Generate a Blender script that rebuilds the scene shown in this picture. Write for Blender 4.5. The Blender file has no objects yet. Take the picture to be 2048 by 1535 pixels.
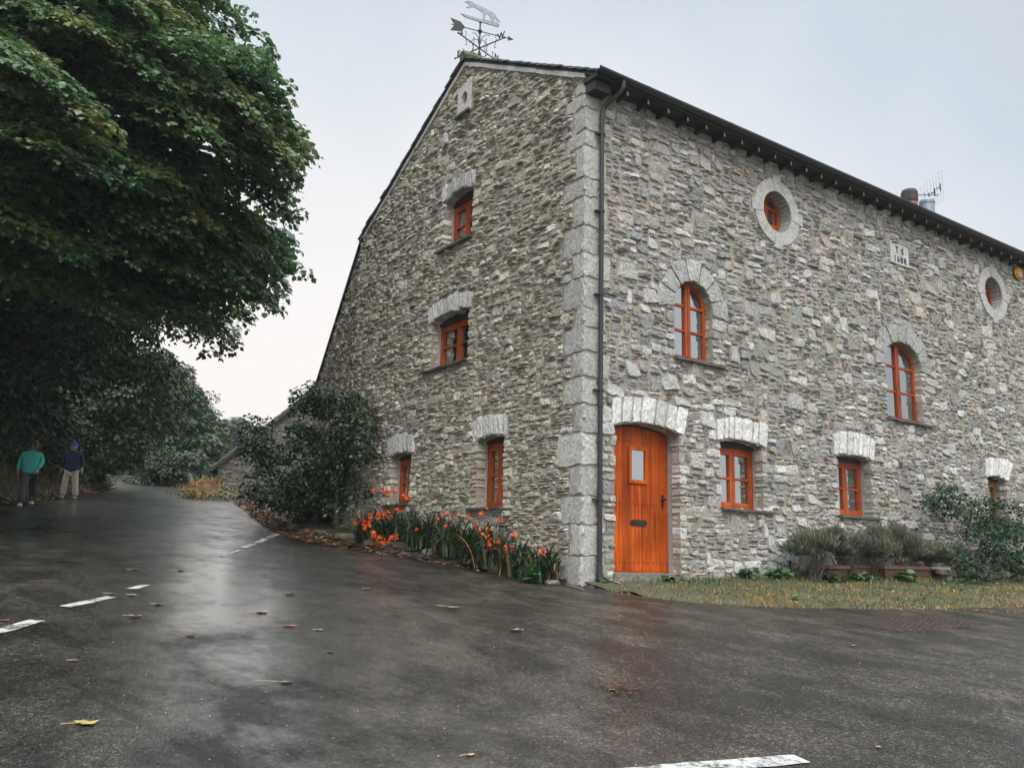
import bpy, bmesh, math, random
import numpy as np
from mathutils import Vector, noise as mnoise
from mathutils.geometry import delaunay_2d_cdt
rng = np.random.default_rng(11)
random.seed(5)
C = bpy.context.scene.collection
SC = bpy.context.scene
PI = math.pi

# ------------------------------------------------------------------ camera model
FPX, CX, CY = 1768.5, 1024.0, 767.5          # focal length and centre in pixels of the 2048 x 1535 frame
YAW, PIT, ROL = [math.radians(a) for a in (34.94, 11.22, -1.476)]
_f = np.array([math.sin(YAW) * math.cos(PIT), math.cos(YAW) * math.cos(PIT), math.sin(PIT)])
_r = np.array([math.cos(YAW), -math.sin(YAW), 0.0])
_d = np.cross(_f, _r)
_c, _s = math.cos(ROL), math.sin(ROL)
RW = np.array([_c * _r + _s * _d, -_s * _r + _c * _d, _f])     # rows: right, down, forward (eye at the origin)
XC, YD = 7.94, 9.60                           # corner of the house

def ray(px, py):
    return np.array([(px - CX) / FPX, (py - CY) / FPX, 1.0]) @ RW

def at(px, py, depth):
    return ray(px, py) * depth

def gz(x, y):
    """height of the sloping ground"""
    x = np.asarray(x, float); y = np.asarray(y, float)
    k = 0.012 * 2.0
    a = 0.03 * x - 0.021 * (np.logaddexp(0, (x - 8) * 1.2) / 1.2)
    yy = np.where(y > 75, 75 + (y - 75) * 0.3, y)
    yy = np.where(yy < -12, -12 + (yy + 12) * 0.2, yy)
    return -1.45 + np.maximum(a, -1.0) + 0.093 * yy

def gnd(px, py, up=0.0):
    r = ray(px, py)
    lo, hi = 0.5, 140.0
    for _ in range(60):
        m = 0.5 * (lo + hi)
        p = r * m
        if p[2] > gz(p[0], p[1]) + up: lo = m
        else: hi = m
    return r * lo

# ------------------------------------------------------------------ mesh helpers
class MB:
    """collects faces and links them as one mesh object"""
    def __init__(s):
        s.V, s.L, s.N, s.M, s.K, s.T, s.n = [], [], [], [], [], [], 0
    def add(s, verts, faces, mat=0, col=(1, 1, 1), tint=0.5):
        verts = np.asarray(verts, float).reshape(-1, 3)
        for f in faces:
            s.L.append(np.asarray(f, np.int64) + s.n)
        cnt = [len(f) for f in faces]
        s.N.append(np.array(cnt)); s.M.append(np.full(len(cnt), mat))
        s.K.append(np.tile(np.asarray(col, float)[:3], (sum(cnt), 1)))
        s.T.append(np.full(len(cnt), tint, float))
        s.V.append(verts); s.n += len(verts)
    def arr(s, V, F, mat=0, col=None, tint=None):
        V = np.asarray(V, float).reshape(-1, 3); F = np.asarray(F, np.int64)
        m, k = F.shape
        s.L.append((F + s.n).ravel()); s.N.append(np.full(m, k)); s.M.append(np.full(m, mat))
        s.K.append(np.ones((m * k, 3)) if col is None else np.repeat(np.asarray(col, float), k, axis=0))
        s.T.append(np.full(m, .5) if tint is None else np.asarray(tint, float))
        s.V.append(V); s.n += len(V)
    def build(s, name, mats, parent=None, smooth=False):
        me = bpy.data.meshes.new(name)
        if s.n:
            V = np.concatenate(s.V); L = np.concatenate(s.L); N = np.concatenate(s.N)
            me.vertices.add(len(V)); me.vertices.foreach_set('co', V.ravel().astype(np.float32))
            me.loops.add(len(L)); me.loops.foreach_set('vertex_index', L.astype(np.int32))
            me.polygons.add(len(N))
            st = np.concatenate([[0], np.cumsum(N)[:-1]])
            me.polygons.foreach_set('loop_start', st.astype(np.int32))
            me.polygons.foreach_set('loop_total', N.astype(np.int32))
            me.polygons.foreach_set('material_index', np.concatenate(s.M).astype(np.int32))
            me.polygons.foreach_set('use_smooth', np.full(len(N), bool(smooth)))
            a = me.attributes.new('tone', 'FLOAT_COLOR', 'CORNER')
            K = np.concatenate(s.K); K4 = np.ones((len(K), 4)); K4[:, :3] = K
            a.data.foreach_set('color', K4.ravel().astype(np.float32))
            b = me.attributes.new('tint', 'FLOAT', 'FACE')
            b.data.foreach_set('value', np.concatenate(s.T).astype(np.float32))
            me.update(calc_edges=True)
        for m in (mats if isinstance(mats, (list, tuple)) else [mats]):
            me.materials.append(m)
        o = bpy.data.objects.new(name, me); C.objects.link(o)
        if parent: o.parent = parent
        return o
    # ---- shapes
    def box(s, lo, hi, mat=0, col=(1, 1, 1), fr=None, jit=0.0):
        x0, y0, z0 = lo; x1, y1, z1 = hi
        v = np.array([(x0, y0, z0), (x1, y0, z0), (x1, y1, z0), (x0, y1, z0), (x0, y0, z1), (x1, y0, z1), (x1, y1, z1), (x0, y1, z1)], float)
        if jit: v += rng.uniform(-jit, jit, v.shape)
        if fr: v = fr(v)
        s.add(v, [(0, 3, 2, 1), (4, 5, 6, 7), (0, 1, 5, 4), (1, 2, 6, 5), (2, 3, 7, 6), (3, 0, 4, 7)], mat, col)
    def tube(s, pts, rad, n=8, mat=0, col=(1, 1, 1), cap=True, tint=.5):
        P = np.asarray(pts, float); m = len(P)
        rad = np.broadcast_to(np.asarray(rad, float), (m,))
        T = np.gradient(P, axis=0); T /= np.linalg.norm(T, axis=1)[:, None] + 1e-9
        ref = np.array([0, 0, 1.]) if abs(T[0, 2]) < .9 else np.array([1., 0, 0])
        V = []
        for i in range(m):
            a = np.cross(T[i], ref); a /= np.linalg.norm(a) + 1e-9
            b = np.cross(T[i], a); ref = np.cross(a, T[i]) if False else ref
            th = np.arange(n) * 2 * PI / n
            V.append(P[i] + rad[i] * (np.cos(th)[:, None] * a + np.sin(th)[:, None] * b))
        F = [(i * n + j, i * n + (j + 1) % n, (i + 1) * n + (j + 1) % n, (i + 1) * n + j) for i in range(m - 1) for j in range(n)]
        if cap: F += [tuple(range(n - 1, -1, -1)), tuple(range((m - 1) * n, m * n))]
        s.add(np.concatenate(V), F, mat, col, tint)
    def lathe(s, prof, c, n=16, mat=0, col=(1, 1, 1), sx=1, sy=1):
        th = np.arange(n) * 2 * PI / n; V = []
        for r, z in prof:
            V.append(np.stack([c[0] + r * sx * np.cos(th), c[1] + r * sy * np.sin(th), np.full(n, c[2] + z)], 1))
        m = len(prof)
        F = [(i * n + j, i * n + (j + 1) % n, (i + 1) * n + (j + 1) % n, (i + 1) * n + j) for i in range(m - 1) for j in range(n)]
        F += [tuple(range(n - 1, -1, -1)), tuple(range((m - 1) * n, m * n))]
        s.add(np.concatenate(V), F, mat, col)
    def prism(s, poly, fr, d0, d1, mat=0, col=(1, 1, 1)):
        """polygon in face coordinates extruded from depth d0 (back) to d1 (front)"""
        p = np.asarray(poly, float); n = len(p)
        A = fr(np.column_stack([p, np.full(n, d0)])); B = fr(np.column_stack([p, np.full(n, d1)]))
        F = [tuple(range(n - 1, -1, -1)), tuple(range(n, 2 * n))] + [(i, (i + 1) % n, n + (i + 1) % n, n + i) for i in range(n)]
        s.add(np.concatenate([A, B]), F, mat, col)

def tag(o, label=None, cat=None, group=None, kind=None):
    if label: o['label'] = label
    if cat: o['category'] = cat
    if group: o['group'] = group
    if kind: o['kind'] = kind
    return o
def thing(name, label, cat, loc=(0, 0, 0), group=None):
    o = bpy.data.objects.new(name, None); C.objects.link(o); o.location = loc
    o.empty_display_size = .2
    return tag(o, label, cat, group)

# ------------------------------------------------------------------ materials
def mat_new(name):
    m = bpy.data.materials.new(name); m.use_nodes = True
    nt = m.node_tree; nt.nodes.clear()
    out = nt.nodes.new('ShaderNodeOutputMaterial'); b = nt.nodes.new('ShaderNodeBsdfPrincipled')
    nt.links.new(b.outputs[0], out.inputs[0])
    return m, nt, b, out
def nd(nt, t, **kw):
    n = nt.nodes.new(t)
    for k, v in kw.items():
        if k.startswith('i_'):
            key = k[2:]
            n.inputs[int(key) if key.isdigit() else key.replace('_', ' ')].default_value = v
        else: setattr(n, k, v)
    return n
def ramp(nt, stops, interp='LINEAR'):
    r = nt.nodes.new('ShaderNodeValToRGB'); r.color_ramp.interpolation = interp
    e = r.color_ramp.elements
    while len(e) < len(stops): e.new(.5)
    for x, (p, c) in zip(e, stops):
        x.position = p; x.color = (*c, 1) if len(c) == 3 else c
    return r
def noise_n(nt, scale, detail=4, rough=.55, vec=None, dist=0.0, dim='3D'):
    n = nd(nt, 'ShaderNodeTexNoise', i_Scale=scale, i_Detail=detail, i_Roughness=rough, i_Distortion=dist)
    if vec is not None: nt.links.new(vec, n.inputs['Vector'])
    return n
def mix(nt, a, b, fac, blend='MIX'):
    m = nt.nodes.new('ShaderNodeMix'); m.data_type = 'RGBA'; m.blend_type = blend
    for s_, v in ((m.inputs[6], a), (m.inputs[7], b), (m.inputs[0], fac)):
        if hasattr(v, 'links'): nt.links.new(v, s_)
        elif isinstance(v, tuple): s_.default_value = (*v, 1) if len(v) == 3 else v
        else: s_.default_value = v
    return m.outputs[2]
def bump(nt, b, h, strength=.4, dist=.01):
    n = nd(nt, 'ShaderNodeBump', i_Strength=strength, i_Distance=dist)
    nt.links.new(h, n.inputs['Height']); nt.links.new(n.outputs[0], b.inputs['Normal'])
    return n
def objco(nt):
    return nd(nt, 'ShaderNodeTexCoord').outputs['Object']
def plain(name, col, rough=.6, metal=0.0, var=.25, scale=14, spec=.5):
    m, nt, b, o = mat_new(name); oc = objco(nt)
    n = noise_n(nt, scale, 5, .6, oc)
    r = ramp(nt, [(.25, tuple(c * (1 - var) for c in col)), (.75, tuple(min(1, c * (1 + var)) for c in col))])
    nt.links.new(n.outputs[0], r.inputs[0]); nt.links.new(r.outputs[0], b.inputs['Base Color'])
    b.inputs['Roughness'].default_value = rough; b.inputs['Metallic'].default_value = metal
    b.inputs['Specular IOR Level'].default_value = spec
    bump(nt, b, n.outputs[0], .15, .004)
    return m

def stone_mat(name, gain=1.0, streak=.5):
    m, nt, b, o = mat_new(name); oc = objco(nt)
    a = nd(nt, 'ShaderNodeAttribute', attribute_name='tone')
    n1 = noise_n(nt, 22, 6, .65, oc); n2 = noise_n(nt, 90, 5, .7, oc); n3 = noise_n(nt, 9, 6, .7, oc, 1.2)
    r1 = ramp(nt, [(.28, (.55, .55, .55)), (.72, (1.4, 1.4, 1.4))]); nt.links.new(n1.outputs[0], r1.inputs[0])
    c = mix(nt, a.outputs['Color'], r1.outputs[0], 1.0, 'MULTIPLY')
    r2 = ramp(nt, [(.3, (.68, .68, .68)), (.7, (1.3, 1.3, 1.3))]); nt.links.new(n2.outputs[0], r2.inputs[0])
    c = mix(nt, c, r2.outputs[0], .8, 'MULTIPLY')
    r3 = ramp(nt, [(.58, (0, 0, 0)), (.68, (1, 1, 1))]); nt.links.new(n3.outputs[0], r3.inputs[0])   # pale mineral and old limewash patches
    w = nd(nt, 'ShaderNodeMath', operation='MULTIPLY', i_1=streak); nt.links.new(r3.outputs[0], w.inputs[0])
    c = mix(nt, c, (.62, .60, .57), w.outputs[0])
    n4 = noise_n(nt, 1.6, 5, .6, oc); r4 = ramp(nt, [(.55, (0, 0, 0)), (.72, (.5, .5, .5))]); nt.links.new(n4.outputs[0], r4.inputs[0])
    n5 = noise_n(nt, 40, 3, .6, oc); r5 = ramp(nt, [(.5, (0, 0, 0)), (.6, (1, 1, 1))]); nt.links.new(n5.outputs[0], r5.inputs[0])
    ly = nd(nt, 'ShaderNodeMath', operation='MULTIPLY'); nt.links.new(r4.outputs[0], ly.inputs[0]); nt.links.new(r5.outputs[0], ly.inputs[1])
    c = mix(nt, c, (.20, .19, .10), ly.outputs[0])                                        # olive lichen
    g = nd(nt, 'ShaderNodeMix', data_type='RGBA', blend_type='MULTIPLY'); g.inputs[0].default_value = 1
    nt.links.new(c, g.inputs[6]); g.inputs[7].default_value = (gain, gain, gain, 1)
    nt.links.new(g.outputs[2], b.inputs['Base Color'])
    b.inputs['Roughness'].default_value = .78; b.inputs['Specular IOR Level'].default_value = .35
    ad = nd(nt, 'ShaderNodeMath', operation='ADD'); nt.links.new(n1.outputs[0], ad.inputs[0]); nt.links.new(n2.outputs[0], ad.inputs[1])
    bump(nt, b, ad.outputs[0], .7, .022)
    return m
M = {}
M['stone'] = stone_mat('rubble_stone', .98, .26)
M['ashlar'] = stone_mat('dressed_limestone', 1.0, .5)
def mortar_mat():
    m, nt, b, o = mat_new('lime_mortar'); oc = objco(nt)
    n1 = noise_n(nt, 2.2, 5, .6, oc); n2 = noise_n(nt, 70, 5, .7, oc)
    r = ramp(nt, [(.3, (.25, .23, .175)), (.50, (.33, .30, .235)), (.64, (.42, .315, .245))]); nt.links.new(n1.outputs[0], r.inputs[0])
    r2 = ramp(nt, [(.3, (.6, .6, .6)), (.7, (1.25, 1.25, 1.25))]); nt.links.new(n2.outputs[0], r2.inputs[0])
    c = mix(nt, r.outputs[0], r2.outputs[0], 1.0, 'MULTIPLY'); nt.links.new(c, b.inputs['Base Color'])
    b.inputs['Roughness'].default_value = .9; bump(nt, b, n2.outputs[0], .8, .02)
    return m
M['mortar'] = mortar_mat()
M['liner'] = plain('cement_reveal', (.36, .35, .33), .8, var=.2, scale=9)
M['slate'] = plain('sill_slate', (.085, .08, .07), .45, var=.4, scale=10)
M['roof'] = plain('roof_slate', (.09, .095, .10), .5, var=.35, scale=6)
M['soffit'] = plain('dark_timber', (.028, .022, .02), .7, var=.3)
M['verge'] = plain('verge_mortar', (.42, .41, .39), .85, var=.25, scale=12)
M['rafter'] = plain('rafter_end', (.36, .31, .26), .75, var=.3)
M['gutter'] = plain('gutter_plastic', (.022, .025, .027), .32, var=.25, scale=5)
M['iron'] = plain('wrought_iron', (.035, .033, .03), .5, .6, var=.3)
M['steel'] = plain('weathered_steel', (.20, .22, .25), .45, .5, var=.3)
M['brass'] = plain('dark_bronze', (.05, .045, .035), .4, .7, var=.3)
M['lead'] = plain('grey_metal', (.25, .28, .31), .45, .4)
M['brick'] = plain('red_clay', (.32, .11, .07), .8)
M['lintel'] = plain('lintel_timber', (.03, .022, .018), .7)

def wood_mat(name, c0, c1, c2, axis_scale, rough=.32):
    m, nt, b, o = mat_new(name); oc = objco(nt)
    mp = nd(nt, 'ShaderNodeMapping'); mp.inputs['Scale'].default_value = axis_scale; nt.links.new(oc, mp.inputs[0])
    n = noise_n(nt, 1.0, 6, .6, mp.outputs[0], .8)
    n2 = noise_n(nt, 1.7, 3, .5, oc)
    r = ramp(nt, [(.28, c0), (.5, c1), (.74, c2)]); nt.links.new(n.outputs[0], r.inputs[0])
    r2 = ramp(nt, [(.3, (.58, .56, .54)), (.7, (1.2, 1.15, 1.1))]); nt.links.new(n2.outputs[0], r2.inputs[0])
    a = nd(nt, 'ShaderNodeAttribute', attribute_name='tone')
    c = mix(nt, r.outputs[0], r2.outputs[0], 1.0, 'MULTIPLY'); c = mix(nt, c, a.outputs['Color'], 1.0, 'MULTIPLY')
    nt.links.new(c, b.inputs['Base Color']); b.inputs['Roughness'].default_value = rough; b.inputs['Specular IOR Level'].default_value = .18
    bump(nt, b, n.outputs[0], .18, .004)
    return m
M['door'] = wood_mat('varnished_oak', (.25, .036, .004), (.46, .078, .006), (.60, .14, .012), (24, 24, 1.3), .48)
M['wood'] = wood_mat('stained_window_wood', (.20, .042, .012), (.34, .070, .018), (.43, .105, .030), (11, 11, 2.2), .4)
M['oldwood'] = wood_mat('faded_window_wood', (.15, .06, .025), (.24, .10, .045), (.30, .15, .07), (14, 14, 3), .6)
def glass_mat():
    m, nt, b, o = mat_new('window_glass'); oc = objco(nt)
    n = noise_n(nt, 3.5, 2, .4, oc)
    b.inputs['Base Color'].default_value = (.018, .022, .022, 1); b.inputs['Roughness'].default_value = .02
    b.inputs['IOR'].default_value = 5.0
    bump(nt, b, n.outputs[0], .12, .02)
    return m
M['glass'] = glass_mat()
M['curtain'] = plain('net_curtain', (.16, .16, .14), .8, var=.5, scale=30)

def leaf_mat(name, cols, rough=.42, trans=.2, spec=.35):
    m, nt, b, o = mat_new(name)
    a = nd(nt, 'ShaderNodeAttribute', attribute_name='tint')
    k = len(cols); r = ramp(nt, [(i / (k - 1), c) for i, c in enumerate(cols)])
    nt.links.new(a.outputs['Fac'], r.inputs[0])
    n = noise_n(nt, 8, 3, .6, objco(nt)); r2 = ramp(nt, [(.3, (.75, .75, .75)), (.7, (1.25, 1.25, 1.25))]); nt.links.new(n.outputs[0], r2.inputs[0])
    c = mix(nt, r.outputs[0], r2.outputs[0], 1.0, 'MULTIPLY')
    nt.links.new(c, b.inputs['Base Color'])
    b.inputs['Roughness'].default_value = rough; b.inputs['Specular IOR Level'].default_value = spec
    if trans:
        t = nd(nt, 'ShaderNodeBsdfTranslucent'); nt.links.new(c, t.inputs[0])
        mx = nd(nt, 'ShaderNodeMixShader', i_0=trans); nt.links.new(b.outputs[0], mx.inputs[1]); nt.links.new(t.outputs[0], mx.inputs[2])
        nt.links.new(mx.outputs[0], o.inputs[0])
    return m
M['syc'] = leaf_mat('sycamore_leaf', [(.034, .080, .028), (.052, .125, .042), (.085, .16, .050), (.165, .185, .055)], .36, .38, .6)
M['dark'] = leaf_mat('hedgerow_leaf', [(.018, .036, .013), (.030, .055, .019), (.052, .076, .025), (.085, .095, .03)], .5, .15)
M['holly'] = leaf_mat('shrub_leaf', [(.010, .024, .010), (.018, .040, .014), (.030, .055, .020), (.05, .075, .03)], .35, .1)
M['far'] = leaf_mat('distant_leaf', [(.028, .055, .024), (.045, .080, .032), (.075, .11, .036), (.105, .13, .04)], .6, .15)
M['rose'] = leaf_mat('rose_leaf', [(.012, .034, .016), (.018, .050, .022), (.032, .07, .03), (.06, .09, .035)], .5, .15, .25)
M['heather'] = leaf_mat('lavender_leaf', [(.06, .05, .038), (.085, .09, .06), (.13, .145, .095), (.20, .20, .14)], .7, .05)
M['sword'] = leaf_mat('sword_leaf', [(.012, .030, .014), (.018, .045, .02), (.035, .068, .03), (.08, .11, .05), (.36, .16, .06)], .38, .1)
M['flower'] = leaf_mat('orange_petal', [(.74, .06, .005), (.84, .10, .008), (.88, .16, .012), (.88, .30, .03)], .5, .2)
M['grass'] = leaf_mat('verge_grass', [(.045, .10, .026), (.085, .13, .034), (.19, .18, .05), (.34, .24, .085), (.40, .18, .06)], .6, .15)
M['bankgrass'] = leaf_mat('bank_grass', [(.035, .055, .015), (.08, .085, .022), (.16, .12, .035), (.26, .13, .04)], .65, .15)
M['drygrass'] = leaf_mat('dry_grass', [(.30, .17, .08), (.42, .26, .13), (.5, .33, .18)], .7, .1)
M['litter'] = leaf_mat('leaf_litter_flake', [(.05, .03, .018), (.13, .07, .03), (.26, .15, .07), (.42, .32, .20), (.34, .10, .03)], .6, .05)
M['dock'] = leaf_mat('broad_leaf', [(.035, .11, .035), (.06, .18, .055), (.10, .24, .08)], .4, .15)
M['bark'] = plain('tree_bark', (.07, .06, .045), .85, var=.4, scale=9)
M['twig'] = plain('dry_twig', (.22, .13, .07), .7, var=.3)
M['terracotta'] = plain('terracotta', (.10, .05, .035), .75, var=.4, scale=7)
M['soil'] = plain('garden_soil', (.045, .036, .026), .9, var=.5, scale=5)
M['pebble'] = plain('edging_rock', (.17, .155, .13), .75, var=.4, scale=7)
M['moss'] = plain('mossy_rock', (.085, .085, .045), .85, var=.5, scale=9)
M['white'] = plain('chalky_stone', (.5, .48, .44), .8, var=.3, scale=20)
M['amber'] = plain('amber_lens', (.62, .30, .06), .3, var=.25, scale=8)
M['box'] = plain('grey_plastic', (.33, .36, .42), .5, var=.1)

def ground_mat():
    m, nt, b, o = mat_new('rough_ground'); oc = objco(nt)
    n = noise_n(nt, .8, 6, .65, oc); r = ramp(nt, [(.3, (.03, .032, .014)), (.55, (.06, .058, .024)), (.75, (.10, .075, .035))])
    nt.links.new(n.outputs[0], r.inputs[0]); nt.links.new(r.outputs[0], b.inputs['Base Color']); b.inputs['Roughness'].default_value = .9
    n2 = noise_n(nt, 12, 5, .7, oc); bump(nt, b, n2.outputs[0], .8, .05)
    return m
M['ground'] = ground_mat()
def road_mat():
    m, nt, b, o = mat_new('wet_asphalt'); oc = objco(nt)
    mp = nd(nt, 'ShaderNodeMapping'); mp.inputs['Rotation'].default_value = (0, 0, math.radians(-20)); mp.inputs['Scale'].default_value = (1, .55, 1); nt.links.new(oc, mp.inputs[0])
    big = noise_n(nt, .42, 7, .66, mp.outputs[0], .15)
    mid = noise_n(nt, 2.1, 8, .72, mp.outputs[0], .1)
    fine = noise_n(nt, 24, 6, .85, oc)
    agg = nd(nt, 'ShaderNodeTexVoronoi', i_Scale=78.0); nt.links.new(oc, agg.inputs['Vector'])
    r = ramp(nt, [(.30, (.010, .0095, .0085)), (.45, (.023, .0215, .0185)), (.58, (.046, .042, .035)), (.72, (.076, .065, .050))]); nt.links.new(mid.outputs[0], r.inputs[0])
    rb = ramp(nt, [(.34, (.50, .50, .52)), (.46, (.9, .88, .85)), (.58, (1.25, 1.2, 1.12)), (.70, (1.5, 1.28, 1.02))]); nt.links.new(big.outputs[0], rb.inputs[0])
    c = mix(nt, r.outputs[0], rb.outputs[0], 1.0, 'MULTIPLY')
    rf = ramp(nt, [(.3, (.25, .25, .25)), (.5, (.9, .9, .9)), (.66, (1.9, 1.9, 1.85)), (.76, (4.0, 3.9, 3.7))]); nt.links.new(fine.outputs[0], rf.inputs[0])
    c = mix(nt, c, rf.outputs[0], .9, 'MULTIPLY')
    chip = nd(nt, 'ShaderNodeTexVoronoi', i_Scale=88.0); nt.links.new(oc, chip.inputs['Vector']); cs = nd(nt, 'ShaderNodeSeparateColor'); nt.links.new(chip.outputs['Color'], cs.inputs[0])
    rcp = ramp(nt, [(.0, (.35, .35, .35)), (.55, (.95, .95, .95)), (.86, (1.4, 1.4, 1.37)), (1.0, (3.6, 3.6, 3.5))]); nt.links.new(cs.outputs[0], rcp.inputs[0]); c = mix(nt, c, rcp.outputs[0], 1.0, 'MULTIPLY')     # stone chippings
    dz = noise_n(nt, 1.1, 4, .6, oc); wv_ = nd(nt, 'ShaderNodeVectorMath', operation='MULTIPLY_ADD'); nt.links.new(dz.outputs['Color'], wv_.inputs[0]); wv_.inputs[1].default_value = (1.3, 1.3, 0); nt.links.new(oc, wv_.inputs[2])
    ck = nd(nt, 'ShaderNodeTexVoronoi', i_Scale=.33, feature='DISTANCE_TO_EDGE'); nt.links.new(wv_.outputs[0], ck.inputs['Vector'])
    rc = ramp(nt, [(.0015, (.35, .33, .30)), (.007, (1, 1, 1))]); nt.links.new(ck.outputs['Distance'], rc.inputs[0]); c = mix(nt, c, rc.outputs[0], .75, 'MULTIPLY')
    nt.links.new(c, b.inputs['Base Color'])
    ad = nd(nt, 'ShaderNodeMath', operation='ADD'); nt.links.new(big.outputs[0], ad.inputs[0]); nt.links.new(mid.outputs[0], ad.inputs[1])
    rr = ramp(nt, [(.36, (.24, .24, .24)), (.48, (.32, .32, .32)), (.56, (.42, .42, .42)), (.66, (.58, .58, .58))])
    hf = nd(nt, 'ShaderNodeMath', operation='MULTIPLY', i_1=.5); nt.links.new(ad.outputs[0], hf.inputs[0])
    nt.links.new(hf.outputs[0], rr.inputs[0])
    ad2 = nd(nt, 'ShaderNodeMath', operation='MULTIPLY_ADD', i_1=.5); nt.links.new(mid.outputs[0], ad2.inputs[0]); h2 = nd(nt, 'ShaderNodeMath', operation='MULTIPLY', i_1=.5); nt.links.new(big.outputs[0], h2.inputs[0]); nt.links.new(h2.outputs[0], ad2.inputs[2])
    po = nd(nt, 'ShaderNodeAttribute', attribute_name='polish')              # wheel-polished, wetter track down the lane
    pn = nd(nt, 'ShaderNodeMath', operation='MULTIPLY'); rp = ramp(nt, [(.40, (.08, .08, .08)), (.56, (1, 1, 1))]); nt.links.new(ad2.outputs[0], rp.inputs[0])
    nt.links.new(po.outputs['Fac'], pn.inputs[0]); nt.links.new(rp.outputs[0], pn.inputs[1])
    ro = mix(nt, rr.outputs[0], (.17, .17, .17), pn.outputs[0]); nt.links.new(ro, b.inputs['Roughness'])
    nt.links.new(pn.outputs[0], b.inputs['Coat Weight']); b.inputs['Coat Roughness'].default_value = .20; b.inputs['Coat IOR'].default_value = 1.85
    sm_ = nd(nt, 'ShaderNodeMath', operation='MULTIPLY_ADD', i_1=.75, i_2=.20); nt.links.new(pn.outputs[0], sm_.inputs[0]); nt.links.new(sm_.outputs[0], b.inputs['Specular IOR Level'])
    h = nd(nt, 'ShaderNodeMath', operation='ADD'); nt.links.new(fine.outputs[0], h.inputs[0]); nt.links.new(chip.outputs['Distance'], h.inputs[1])
    bump(nt, b, h.outputs[0], .42, .010)
    return m
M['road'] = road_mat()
def paint_mat():
    m, nt, b, o = mat_new('road_paint'); oc = objco(nt)
    n = noise_n(nt, 7, 8, .78, oc); r = ramp(nt, [(.43, (.06, .057, .05)), (.52, (.42, .42, .40)), (.8, (.55, .55, .53))])
    nt.links.new(n.outputs[0], r.inputs[0]); nt.links.new(r.outputs[0], b.inputs['Base Color'])
    b.inputs['Roughness'].default_value = .5; bump(nt, b, n.outputs[0], .3, .01)
    return m
M['paint'] = paint_mat()
def fabric(name, c): return plain(name, c, .8, var=.3, scale=18)

# ------------------------------------------------------------------ masonry
class Face:
    def __init__(s, org, du, nrm): s.o, s.du, s.n = np.array(org, float), np.array(du, float), np.array(nrm, float)
    def __call__(s, a):
        a = np.asarray(a, float)
        return s.o + a[..., 0:1] * s.du + a[..., 1:2] * np.array([0, 0, 1.]) + a[..., 2:3] * s.n
    def shift(s, u): return s.o + u * s.du
FR = Face((XC, YD, 0), (1, 0, 0), (0, -1, 0))
FG = Face((XC, YD, 0), (0, 1, 0), (-1, 0, 0))
_b = math.radians(13)
FB = Face((XC, YD + 7.72, 0), (math.sin(_b), math.cos(_b), 0), (-math.cos(_b), math.sin(_b), 0))

def inside(poly, X, Y):
    p = np.asarray(poly, float); r = np.zeros(X.shape, bool); j = len(p) - 1
    for i in range(len(p)):
        xi, yi = p[i]; xj, yj = p[j]
        c = ((yi > Y) != (yj > Y)) & (X < (xj - xi) * (Y - yi) / (yj - yi + 1e-12) + xi)
        r ^= c; j = i
    return r

def stone(mb, fr, pts, d0, d1, col, jit=.006, rough=.006, tilt=(0, 0), mat=0, inset=.011, cut=.16):
    """one stone: outline at depth d0, bevelled irregular front near depth d1"""
    p = np.asarray(pts, float); n = len(p); q = []
    for i in range(n):
        a, b = p[i], p[(i + 1) % n]; L = np.hypot(*(b - a))
        k = min(cut, .028 / max(L, 1e-6))
        q.append(a + (b - a) * k)
        m = int(L / .11)
        for t in range(1, m + 1): q.append(a + (b - a) * (k + (1 - 2 * k) * t / (m + 1)))
        q.append(a + (b - a) * (1 - k))
    q = np.array(q); q += rng.normal(0, jit, q.shape); N = len(q)
    c = q.mean(0); ext = max(1e-3, min(np.ptp(q[:, 0]), np.ptp(q[:, 1])) * .5)
    s1 = max(.55, 1 - inset / ext)
    r1 = c + (q - c) * s1
    dd = d1 + (r1 - c) @ np.array(tilt) + rng.normal(0, rough, N)
    s2 = .55; r2 = c + (r1 - c) * s2 + rng.normal(0, jit * .5, q.shape)
    d2 = d1 + .004 + (r2 - c) @ np.array(tilt) + rng.normal(0, rough, N)
    V = np.concatenate([np.column_stack([q, np.full(N, d0)]), np.column_stack([r1, dd]), np.column_stack([r2, d2]), [[c[0], c[1], d1 + .004 + rng.normal(0, rough)]]])
    i = np.arange(N); j = (i + 1) % N
    F4 = np.concatenate([np.column_stack([i, j, N + j, N + i]), np.column_stack([N + i, N + j, 2 * N + j, 2 * N + i])])
    W = fr(V)
    col = np.asarray(col, float)
    k4 = np.clip(col * rng.normal(1, .05, (len(F4), 1)), 0, 1)
    mb.arr(W, F4, mat, k4)
    F3 = np.column_stack([2 * N + i, 2 * N + j, np.full(N, 3 * N)]) 
    mb.n -= len(W); mb.arr(np.zeros((0, 3)), F3, mat, np.clip(col * rng.normal(1, .05, (N, 1)), 0, 1)); mb.n += len(W)

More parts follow.
